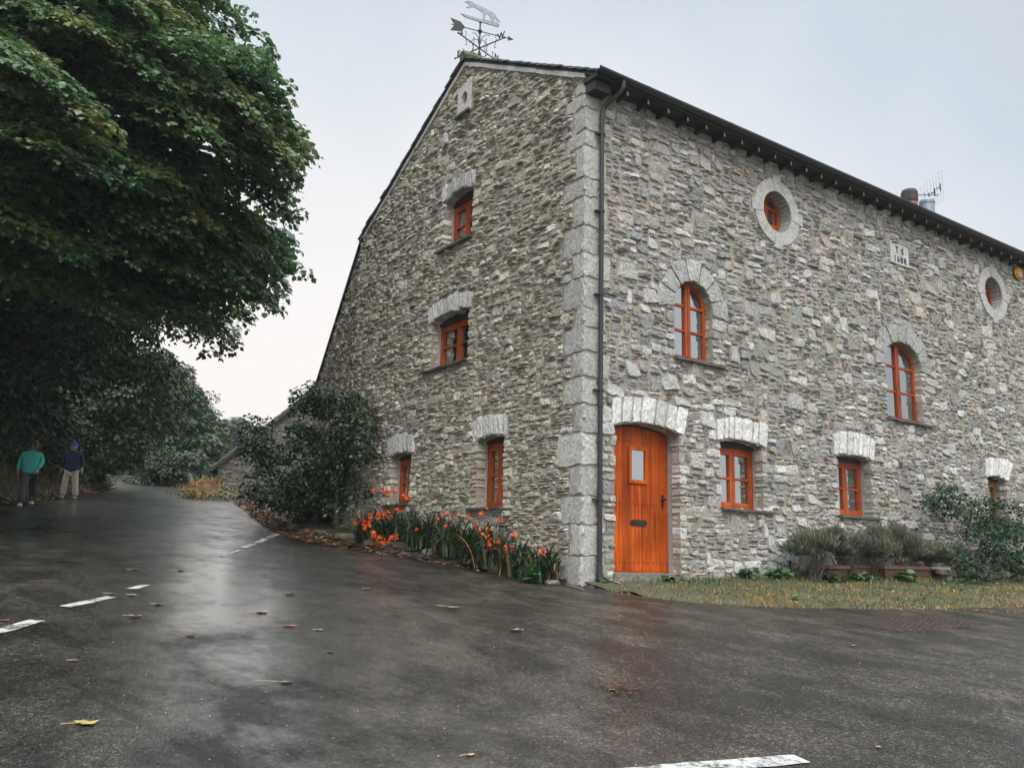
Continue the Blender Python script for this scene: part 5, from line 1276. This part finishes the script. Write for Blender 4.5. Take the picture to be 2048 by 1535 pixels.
def rock(mb, c, s, mat=0, seed=0):
    bm = bmesh.new(); bmesh.ops.create_icosphere(bm, subdivisions=2, radius=1)
    V = np.array([v.co[:] for v in bm.verts]); F = [tuple(v.index for v in f.verts) for f in bm.faces]; bm.free()
    sd_ = rng.uniform(0, 50); k = np.array([1 + .42 * mnoise.noise((v[0] * 1.3 + sd_, v[1] * 1.3, v[2] * 1.3)) for v in V])[:, None]; V = np.clip(V * k, -.86, .86)
    a = rng.uniform(0, 2 * PI); R2 = np.array([(math.cos(a), -math.sin(a), 0), (math.sin(a), math.cos(a), 0), (0, 0, 1)])
    mb.add(c + (V * np.array(s)) @ R2.T, F, mat)
gw = MB()
for k in range(260):
    x = rng.uniform(wallpt(1905, 1150, 1)[0], 22.5); z = rng.uniform(-.35, .18)
    rock(gw, np.array([x, YD - .75 + rng.uniform(-.1, .1), z]), (rng.uniform(.10, .2), .14, rng.uniform(.05, .1)), rng.integers(0, 2))
gw.box((wallpt(1915, 1150, 1)[0], YD - .78, -.5), (22.5, YD - .62, .05), 2, (1, 1, 1), None, .01)
tag(gw.build('garden_wall', [M['pebble'], M['moss'], M['soil']]), 'low dark dry stone wall under the climbing rose at the right', 'garden wall')
G8 = 'rough stones edging the flower bed'
for px, py, s, m, lab in ((1052, 1128, (.11, .07, .09), 'pebble', 'pale upright edging stone below the low montbretia clump'), (855, 1107, (.11, .08, .08), 'pebble', 'grey upright edging stone right of the small fern'), (905, 1112, (.11, .08, .05), 'pebble', 'flat grey edging stone under the sill montbretia'), (1105, 1158, (.14, .09, .04), 'pebble', 'flat edging stone close to the house corner'), (990, 1140, (.22, .12, .08), 'moss', 'mossy long edging stone below the row of small flowers'), (940, 1125, (.18, .12, .07), 'moss', 'mossy edging stone below the nearer ground floor window'), (830, 1098, (.2, .12, .07), 'moss', 'mossy edging stone below the dense montbretia clump'), (690, 1075, (.22, .15, .08), 'moss', 'mossy edging stone below the leftmost montbretia clump'), (640, 1068, (.2, .14, .08), 'moss', 'mossy edging stone in the shade near the pale arching clump'), (590, 1056, (.2, .14, .08), 'moss', 'mossy edging stone at the far end of the bed edge'), (745, 1088, (.2, .12, .07), 'moss', 'mossy edging stone under the double flower head'), (1075, 1150, (.25, .1, .05), 'moss', 'long mossy slab at the bed edge by the last montbretia')):
    mb = MB(); rock(mb, np.zeros(3), s); p = bedpt(px, py); o = mb.build('edging_stone', M[m]); o.location = p + np.array([0, 0, s[2] * .3]); tag(o, lab, 'stone', G8)
mb = MB(); A_, B_ = gnd(1122, 1158), gnd(1188, 1172)
for t in np.linspace(0, 1, 9): rock(mb, A_ + (B_ - A_) * t + rng.normal(0, .015, 3) + (0, 0, .015), (.10, .05, .035))
tag(mb.build('pale_kerb_edge', M['white']), 'pale broken cement edge running to the foot of the downpipe', 'kerb edge')
# iron access cover in the road
q = [gnd(*p)[:2] for p in ((1672, 1240), (1845, 1229), (1985, 1249), (1800, 1264))]
cv = thing('access_cover', 'rusty ribbed iron access cover set in the road at the right', 'access cover', tuple(np.append(np.mean(q, 0), 0)))
cz0 = float(road_z(*np.mean(q, 0)))
def cover_pt(s, t): return (np.array(q[0]) * (1 - s) * (1 - t) + np.array(q[1]) * s * (1 - t) + np.array(q[2]) * s * t + np.array(q[3]) * (1 - s) * t)
M['rust'] = plain('rusted_iron', (.060, .040, .032), .5, .3, var=.5, scale=12)
cm = MB(); fmn = MB(); n = 22
def quad(mb, s0, s1, t0, t1, h0, h1):
    c = [cover_pt(s, t) for s, t in ((s0, t0), (s1, t0), (s1, t1), (s0, t1))]; zb_ = [float(road_z(*p)) for p in c]
    V = [(p[0], p[1], z + h0) for p, z in zip(c, zb_)] + [(p[0], p[1], z + h1) for p, z in zip(c, zb_)]; V = np.array(V) - np.array(cv.location)
    mb.add(V, [(4, 5, 6, 7), (0, 1, 5, 4), (1, 2, 6, 5), (2, 3, 7, 6), (3, 0, 4, 7)])
quad(cm, .03, .485, .03, .97, -.02, .004); quad(cm, .515, .97, .03, .97, -.02, .004)
for i in range(n):
    for j in range(n):
        if (i + j) % 2 == 0:
            s0, t0 = .04 + .92 * i / n, .04 + .92 * j / n
            if abs(s0 + .02 - .5) < .035: continue
            quad(cm, s0 + .006, s0 + .92 / n - .006, t0 + .006, t0 + .92 / n - .006, .003, .011)
cm.build('lid', M['rust'], cv)
for s0, s1, t0, t1 in ((0, 1, 0, .022), (0, 1, .978, 1), (0, .022, .022, .978), (.978, 1, .022, .978)): quad(fmn, s0, s1, t0, t1, -.02, .008)
fmn.build('frame', M['rust'], cv)
# fallen leaves and twigs
M['lf_yel'] = plain('yellow_leaf', (.34, .23, .075), .6); M['lf_tan'] = plain('tan_leaf', (.36, .24, .13), .6); M['lf_grn'] = plain('olive_leaf', (.20, .20, .08), .55); M['lf_brn'] = plain('brown_leaf', (.12, .06, .035), .6); M['lf_red'] = plain('rust_leaf', (.36, .10, .035), .6)
def fallen(px, py, size, col, lab, ang=0, curl=.2, tpl=MAPLE, stalk=.7):
    p = gnd(px, py); p[2] = float(road_z(p[0], p[1])) + .006; c, s = math.cos(ang), math.sin(ang)
    t = tpl.copy(); t[:, 0] -= .5; r2 = t[:, 0] ** 2 + t[:, 1] ** 2; t[:, 2] = .45 * curl * r2 + rng.uniform(0, .07, len(t))
    V = (t * size) @ np.array([(c, s, 0), (-s, c, 0), (0, 0, 1)]); k = len(V); mb = MB(); cen_ = V.mean(0) - (0, 0, .0)
    mb.add(np.concatenate([V, [cen_]]), [(i, (i + 1) % k, k) for i in range(k)])
    if stalk: mb.tube([V[0], V[0] - np.array([c, s, -.05]) * size * stalk * .5, V[0] - np.array([c, s + .15, -.05]) * size * stalk], .003, 4)
    o = mb.build('fallen_leaf', M[col]); o.location = p; tag(o, lab, 'leaf', 'fallen leaves on the wet road')
R0 = -YAW
for a in ((176, 1449, .12, 'lf_yel', 'yellow-brown maple leaf lying at the bottom left of the road', .2), (572, 1365, .10, 'lf_grn', 'olive leaf with a long stalk in the lower middle of the road', -.3, .2, OVAL, 1.6), (272, 1232, .13, 'lf_tan', 'curled tan leaf right of the lower white dashes', .5, .7), (264, 1189, .11, 'lf_tan', 'small brown leaf just above the end of a white dash', 1.), (272, 1139, .10, 'lf_tan', 'pale flat leaf high on the left half of the road', .1), (362, 1141, .10, 'lf_tan', 'pale brown leaf by the shining wet patch', .3), (525, 1224, .13, 'lf_tan', 'pale tan leaf in the middle of the wet sheen', .2), (580, 1188, .13, 'lf_brn', 'dark curled leaf with an upright stalk below the far dashes', .9, .9), (579, 1252, .13, 'lf_red', 'rust-red narrow leaf lying across the sheen', -.5, .1, OVAL, .2), (640, 1260, .07, 'lf_tan', 'small tan leaf right of the rust-red leaf', .2), (733, 1180, .09, 'lf_tan', 'small tan leaf on the road before the flower bed', .6, .6), (906, 1218, .16, 'lf_tan', 'large curled tan leaf on the road below the montbretia', -.5, .8, OVAL), (1033, 1262, .13, 'lf_tan', 'tan leaf with its stalk standing up in the middle of the road', .8, .6), (662, 1304, .06, 'lf_brn', 'tiny dark leaf in the centre of the road', .3), (8, 1239, .11, 'lf_red', 'orange-brown leaf lying beside the leftmost white dash', .1, .2, OVAL, .2), (382, 1268, .09, 'lf_brn', 'black-brown leaf in the sheen left of centre', .2, .6), (1225, 1378, .05, 'lf_yel', 'tiny yellowish leaf next to the brown debris patch', .4), (1705, 1291, .06, 'lf_tan', 'pale little leaf below the access cover', .4), (700, 1150, .07, 'lf_tan', 'small pale leaf close to the dark bed edge', .9), (940, 1512, .07, 'lf_tan', 'thin pale leaf near the white dash at the bottom', .3, .2, OVAL), (225, 1186, .08, 'lf_tan', 'flat pale leaf between two white dashes', -.3), (1757, 1490, .035, 'lf_tan', 'small pale chip at the bottom right of the road', .3), (318, 1207, .08, 'lf_tan', 'pale leaf beyond the curled tan leaf', .3), (150, 1320, .05, 'lf_tan', 'tiny tan leaf in the dark part of the road', .1)): fallen(*a)
tw = MB(); a, b = gnd(1132, 1172), gnd(1168, 1181); tw.tube([a + (0, 0, .02), (a + b) / 2 + (0, 0, .025), b + (0, 0, .012)], [.008, .012, .008], 6); tag(tw.build('twig', M['twig']), 'short dry twig lying near the house corner', 'twig')
db = MB()
for i in range(90):
    p = gnd(1240 + rng.normal(0, 22), 1376 + rng.normal(0, 7)); a = rng.uniform(0, 2 * PI); d = np.array([math.cos(a), math.sin(a), 0]) * rng.uniform(.01, .035); e_ = np.array([-d[1], d[0], 0]) * .35
    db.add([p - d + (0, 0, .016), p + e_ + (0, 0, .018), p + d + (0, 0, .016), p - e_ + (0, 0, .018)], [(0, 1, 2, 3)], 0, (1, 1, 1), rng.uniform(.0, .45))
tag(db.build('debris_patch', M['litter']), kind='stuff')
gr = MB(); n = 420; PX = np.column_stack([rng.uniform(-50, 2060, n), rng.uniform(1080, 1530, n)])
for px, py in PX:
    if not (py > 1245 or px < 1000): continue
    p = gnd(px, py); s = rng.uniform(.003, .008); p[2] = float(road_z(p[0], p[1])) + .003
    if not inside(road_poly, p[0:1], p[1:2])[0]: continue
    gr.add(p + np.array([(-s, 0, 0), (0, -s, 0), (s, 0, 0), (0, s, 0), (0, 0, s)]), [(0, 1, 4), (1, 2, 4), (2, 3, 4), (3, 0, 4)], 0, (1, 1, 1), rng.choice([.1, .3, .45, .6]))
tag(gr.build('road_grit', M['litter']), kind='stuff')

# ------------------------------------------------------------------ the two walkers
def skin(name, verts, edges, radii, mat, parent, sub=2, flat=None):
    me = bpy.data.meshes.new(name); me.from_pydata([tuple(v) for v in verts], edges, []); me.update()
    o = bpy.data.objects.new(name, me); C.objects.link(o)
    o.modifiers.new('s', 'SKIN'); o.modifiers.new('d', 'SUBSURF').levels = sub; o.modifiers['d'].render_levels = sub
    sv = me.skin_vertices[0].data
    for i, r in enumerate(radii): sv[i].radius = (r, r) if np.ndim(r) == 0 else r
    sv[0].use_root = True
    bpy.context.view_layer.update()
    m2 = bpy.data.meshes.new_from_object(o.evaluated_get(bpy.context.evaluated_depsgraph_get()))
    bpy.data.objects.remove(o); m2.materials.clear(); m2.materials.append(mat); m2.polygons.foreach_set('use_smooth', [True] * len(m2.polygons))
    q = bpy.data.objects.new(name, m2); C.objects.link(q); q.parent = parent; return q
M['skin'] = plain('skin', (.42, .24, .17), .55, var=.1)
def hand(V, E, Rr, wi, w, d, side):
    """palm, four bent fingers and a thumb growing from wrist index wi (at w, pointing along d)"""
    w = np.array(w); d = unit(np.array(d, float)[None])[0]; s = np.array([side, 0, 0.]); f = np.array([0, -1., 0])
    p = len(V); V.append(w + d * .05); E.append((wi, p)); Rr.append((.020, .036))
    for k, L in enumerate((.075, .085, .08, .062)):
        b = w + d * .085 + f * (.033 - .022 * k); i0 = len(V); V += [b, b + d * L * .55 - s * .006, b + d * L * .9 - s * .03]; E += [(p, i0), (i0, i0 + 1), (i0 + 1, i0 + 2)]; Rr += [.0105, .009, .0075]
    b = w + d * .035 + f * .045; i0 = len(V); V += [b, b + d * .045 + f * .012 - s * .012]; E += [(p, i0), (i0, i0 + 1)]; Rr += [.012, .009]
def person(label, foot_l, foot_r, H, face, jacket, trousers, shoe, arms, cap=None, hood=None, hair=None, girth=1.0):
    o = (np.array(foot_l) + np.array(foot_r)) / 2; t = thing('person', label, 'person', tuple(o)); a = math.atan2(face[0], -face[1])
    Rz = np.array([(math.cos(a), -math.sin(a), 0), (math.sin(a), math.cos(a), 0), (0, 0, 1)])     # local -y is the way the walker faces
    t.rotation_euler = (0, 0, a); k = H / 1.7
    fl, fr_ = [(np.array(p) - o) @ Rz for p in (foot_l, foot_r)]       # to local
    hip = .88 * k; hipL, hipR = np.array([.09, .0, hip]), np.array([-.09, .0, hip])
    kn = lambda h, f_: (h + f_) / 2 + np.array([0, -.06, .06])
    fl = fl + np.array([0, 0, .075]); fr_ = fr_ + np.array([0, 0, .075])
    if fl[0] < fr_[0]: fl, fr_ = fr_, fl
    ch_, nk, hdz = np.array([0, 0, 1.25 * k]), np.array([0, .0, 1.44 * k]), np.array([0, -.03, 1.575 * k])
    V = [np.array([0, 0, hip + .04]), np.array([0, 0, 1.08 * k]), ch_, nk, np.array([0, -.015, 1.50 * k]), hdz, np.array([0, -.015, 1.655 * k])]
    E = [(0, 1), (1, 2), (2, 3), (3, 4), (4, 5), (5, 6)]; Rr = [(.11, .08), (.11, .08), (.13, .09), .058, .056, (.082, .096), (.058, .068)]
    for h, f_ in ((hipL, fl), (hipR, fr_)):
        i0 = len(V); V += [h, kn(h, f_), f_]; E += [(0, i0), (i0, i0 + 1), (i0 + 1, i0 + 2)]; Rr += [.070, .048, .038]
        V += [f_ + (0, -.14, -.035)]; E += [(i0 + 2, i0 + 3)]; Rr += [(.036, .028)]
    wr = []
    for sd_, (el, hd_) in ((1, arms[0]), (-1, arms[1])):
        sh = np.array([sd_ * .18 * girth ** .5, 0, 1.36 * k]); i0 = len(V); V += [sh, np.array(el), np.array(hd_)]; E += [(2, i0), (i0, i0 + 1), (i0 + 1, i0 + 2)]; Rr += [.052, .042, .030]; wr.append((sd_, sh, np.array(el), np.array(hd_)))
        hand(V, E, Rr, i0 + 2, hd_, np.array(hd_) - np.array(el), sd_)
    n0 = len(V); V += [hdz + (0, -.092, .005), hdz + (0, -.108, -.022)]; E += [(5, n0), (n0, n0 + 1)]; Rr += [.02, .014]       # nose
    skin('body', V, E, Rr, M['skin'], t, 2)
    ey = MB()
    for sx in (-1, 1): rock_ = ey.lathe([(.001, -.008), (.010, 0), (.001, .008)], hdz + np.array([sx * .032, -.088, .022]), 8)
    ey.build('eye', M['soffit'], t) if not hood else None
    # clothes follow the body
    V = [np.array([0, 0, .80 * k]), np.array([0, 0, .92 * k]), np.array([0, 0, 1.10 * k]), np.array([0, 0, 1.27 * k]), np.array([0, 0, 1.40 * k]), np.array([0, .0, 1.47 * k])]; E = [(i, i + 1) for i in range(5)]; g = girth
    Rr = [(.20 * g, .155 * g), (.20 * g, .16 * g), (.195 * g, .155 * g), (.19 * g, .145), (.125, .10), (.075, .075)]
    for sd_, sh, el, hd_ in wr:
        i0 = len(V); V += [sh + (sd_ * .005, 0, -.005), (sh + el) / 2, el, el + (hd_ - el) * .9]; E += [(3, i0), (i0, i0 + 1), (i0 + 1, i0 + 2), (i0 + 2, i0 + 3)]; Rr += [.068, .074, .064, .052]
    skin('jacket', V, E, Rr, jacket, t, 2)
    V = [np.array([0, 0, hip + .06])]; E = []; Rr = [(.18 * g, .15 * g)]
    for h, f_ in ((hipL, fl), (hipR, fr_)):
        i0 = len(V); V += [h + (0, 0, -.06), kn(h, f_), f_ + (0, .0, .10), f_ + (0, .0, .02)]; E += [(0, i0), (i0, i0 + 1), (i0 + 1, i0 + 2), (i0 + 2, i0 + 3)]; Rr += [.118, .10, .09, .085]
    skin('trousers', V, E, Rr, trousers, t, 2)
    for f_ in (fl, fr_): skin('shoe', [f_ + (0, .05, -.025), f_ + (0, -.05, -.03), f_ + (0, -.15, -.04)], [(0, 1), (1, 2)], [(.055, .05), (.056, .048), (.048, .034)], shoe, t, 2)
    if cap:
        cp = MB(); cp.lathe([(.098, 0), (.104, .03), (.10, .065), (.07, .10), (.02, .118), (.003, .118)], hdz + (0, .005, .035), 16, 0, (1, 1, 1), .92, 1.05)
        A = hdz + np.array([0, -.07, .045]); cp.add([A + (-.075, 0, 0), A + (-.055, -.08, -.022), A + (0, -.105, -.026), A + (.055, -.08, -.022), A + (.075, 0, 0), A + (-.075, 0, .012), A + (-.055, -.08, -.012), A + (0, -.105, -.016), A + (.055, -.08, -.012), A + (.075, 0, .012)], [(0, 1, 2, 3, 4), (9, 8, 7, 6, 5), (0, 5, 6, 1), (1, 6, 7, 2), (2, 7, 8, 3), (3, 8, 9, 4)])
        cp.build('cap', cap, t, True)
    if hair:
        hm = MB(); hm.lathe([(.088, -.07), (.094, -.02), (.096, .02)], hdz + (0, .022, .01), 16, 0, (1, 1, 1), .92, .9); hm.build('hair', hair, t, True)
    if hood:
        V = []; th = np.linspace(-.28 * PI, 1.28 * PI, 20)                            # open hood framing the face
        for q, (r, y) in enumerate(((.100, -.085), (.125, -.05), (.13, .02), (.11, .08), (.04, .115))):
            V += [hdz + np.array([r * math.cos(x), y, .005 + r * 1.12 * math.sin(x)]) for x in th]
        hm = MB(); m = len(th); hm.add(V, [(q * m + i, q * m + i + 1, (q + 1) * m + i + 1, (q + 1) * m + i) for q in range(4) for i in range(m - 1)]); hm.build('hood', hood, t, True)
        gl = MB(); 
        for sx in (-1, 1): gl.lathe([(.026, -.006), (.028, 0), (.024, .006)], (0, 0, 0), 10) if False else gl.box(hdz + np.array([sx * .032 - .026, -.105, .005]), hdz + np.array([sx * .032 + .026, -.097, .04]))
        gl.build('sunglasses', M['soffit'], t)
    return t
wl_, wr_ = gnd(40, 1013), gnd(63, 1009)
face_dir = unit(np.array([[-.35, -1.0, 0]]))[0]
person('walker in a teal hooded jacket and dark trousers with sunglasses, at the road edge', wl_, wr_, 1.66, face_dir, fabric('teal_fleece', (.06, .50, .42)), fabric('charcoal_trousers', (.05, .045, .05)), fabric('white_trainer', (.6, .6, .58)),
       (((.25, -.02, 1.12), (.20, -.16, .93)), ((-.27, .03, 1.10), (-.27, -.02, .86))), hood=fabric('olive_hood', (.15, .115, .07)), girth=1.08)
ml_, mr_ = gnd(124, 997), gnd(149, 998)
person('walker in a navy jacket, beige trousers and bright blue cap beside the hedge', ml_, mr_, 1.72, face_dir, fabric('navy_jacket', (.022, .026, .07)), fabric('beige_trousers', (.55, .47, .36)), fabric('grey_trainer', (.42, .42, .42)),
       (((.29, .0, 1.14), (.31, -.10, .92)), ((-.29, .04, 1.14), (-.31, .06, .9))), cap=fabric('blue_cap', (.09, .08, .55)), hair=fabric('grey_hair', (.4, .38, .36)), girth=1.15)

# ------------------------------------------------------------------ damp air
hz = MB(); hz.box((-128, -58, -9), (128, 166, 27)); M['haze'] = bpy.data.materials.new('damp_air'); M['haze'].use_nodes = True; _nt = M['haze'].node_tree; _nt.nodes.clear()
_v = _nt.nodes.new('ShaderNodeVolumePrincipled'); _v.inputs['Color'].default_value = (.86, .90, .95, 1); _v.inputs['Density'].default_value = .0006; _v.inputs['Anisotropy'].default_value = .2
_o = _nt.nodes.new('ShaderNodeOutputMaterial'); _nt.links.new(_v.outputs[0], _o.inputs['Volume']); tag(hz.build('haze', M['haze']), kind='stuff')
# ------------------------------------------------------------------ light, sky, camera
w = bpy.data.worlds.new('World'); SC.world = w; w.use_nodes = True
nt = w.node_tree; nt.nodes.clear()
SUN_EL, SUN_AZ = math.radians(44), math.radians(203)          # azimuth clockwise from +Y
sky = nd(nt, 'ShaderNodeTexSky', sky_type='NISHITA', sun_disc=False, sun_elevation=SUN_EL, sun_rotation=SUN_AZ, air_density=1.5, dust_density=3.0)
tc = nd(nt, 'ShaderNodeTexCoord'); sp = nd(nt, 'ShaderNodeSeparateXYZ'); nt.links.new(tc.outputs['Generated'], sp.inputs[0])
def mth(op, a, b=None):
    n = nt.nodes.new('ShaderNodeMath'); n.operation = op
    for i, v in enumerate((a, b)):
        if v is None: continue
        if hasattr(v, 'links'): nt.links.new(v, n.inputs[i])
        else: n.inputs[i].default_value = v
    return n.outputs[0]
dt = nd(nt, 'ShaderNodeVectorMath', operation='DOT_PRODUCT'); nt.links.new(tc.outputs['Generated'], dt.inputs[0]); dt.inputs[1].default_value = (.40, .916, .02)
cn = noise_n(nt, 2.2, 5, .55, tc.outputs['Generated'], .4)
t = mth('ADD', mth('ADD', mth('MULTIPLY', sp.outputs['Z'], .75), mth('MULTIPLY', mth('SUBTRACT', 1.0, dt.outputs['Value']), 1.15)), mth('MULTIPLY', mth('SUBTRACT', cn.outputs[0], .5), .46))
cr = ramp(nt, [(.08, (1.06, 1.0, .96)), (.29, (1.03, .995, .98)), (.50, (.82, .86, .91)), (.70, (.66, .735, .83)), (1.0, (.63, .67, .715))]); nt.links.new(t, cr.inputs[0])
zb_ = ramp(nt, [(.58, (1, 1, 1)), (.90, (5.4, 5.4, 5.4))]); nt.links.new(sp.outputs['Z'], zb_.inputs[0])   # overcast: brightest overhead
cl = mix(nt, cr.outputs[0], zb_.outputs[0], 1.0, 'MULTIPLY')
bk = ramp(nt, [(.22, (1.7, 1.7, 1.66)), (.5, (1, 1, 1))]); nt.links.new(mth('MULTIPLY_ADD', dt.outputs['Value'], .5), bk.inputs[0]); bk.inputs[0].links[0].from_node.inputs[2].default_value = .5; cl = mix(nt, cl, bk.outputs[0], 1.0, 'MULTIPLY')   # brighter towards the veiled sun
b1 = nd(nt, 'ShaderNodeBackground', i_Strength=.06); nt.links.new(sky.outputs[0], b1.inputs[0])
b2 = nd(nt, 'ShaderNodeBackground', i_Strength=.86); nt.links.new(cl, b2.inputs[0])
mx = nd(nt, 'ShaderNodeMixShader', i_0=.94); nt.links.new(b1.outputs[0], mx.inputs[1]); nt.links.new(b2.outputs[0], mx.inputs[2])
wo = nd(nt, 'ShaderNodeOutputWorld'); nt.links.new(mx.outputs[0], wo.inputs[0])
sl_ = bpy.data.lights.new('sun', 'SUN'); sl_.energy = 1.5; sl_.angle = math.radians(35); sl_.color = (1, .95, .89)
so = bpy.data.objects.new('sun', sl_); C.objects.link(so)
sd = Vector((math.sin(SUN_AZ) * math.cos(SUN_EL), math.cos(SUN_AZ) * math.cos(SUN_EL), math.sin(SUN_EL)))
so.rotation_euler = sd.to_track_quat('Z', 'Y').to_euler()
cam = bpy.data.cameras.new('camera'); co = bpy.data.objects.new('camera', cam); C.objects.link(co)
cam.sensor_width = 36; cam.lens = 36 * FPX / 2048; cam.clip_start = .05; cam.clip_end = 1000
from mathutils import Matrix
co.matrix_world = Matrix([[RW[0][0], -RW[1][0], -RW[2][0], 0], [RW[0][1], -RW[1][1], -RW[2][1], 0], [RW[0][2], -RW[1][2], -RW[2][2], 0], [0, 0, 0, 1]])
SC.camera = co
SC.view_settings.view_transform = 'Standard'; SC.view_settings.look = 'None'; SC.view_settings.exposure = .22; SC.view_settings.gamma = 1
SC.cycles.use_denoising = True; SC.cycles.max_bounces = 6; SC.cycles.volume_bounces = 0; SC.cycles.diffuse_bounces = 4; SC.cycles.glossy_bounces = 3; SC.cycles.transmission_bounces = 3
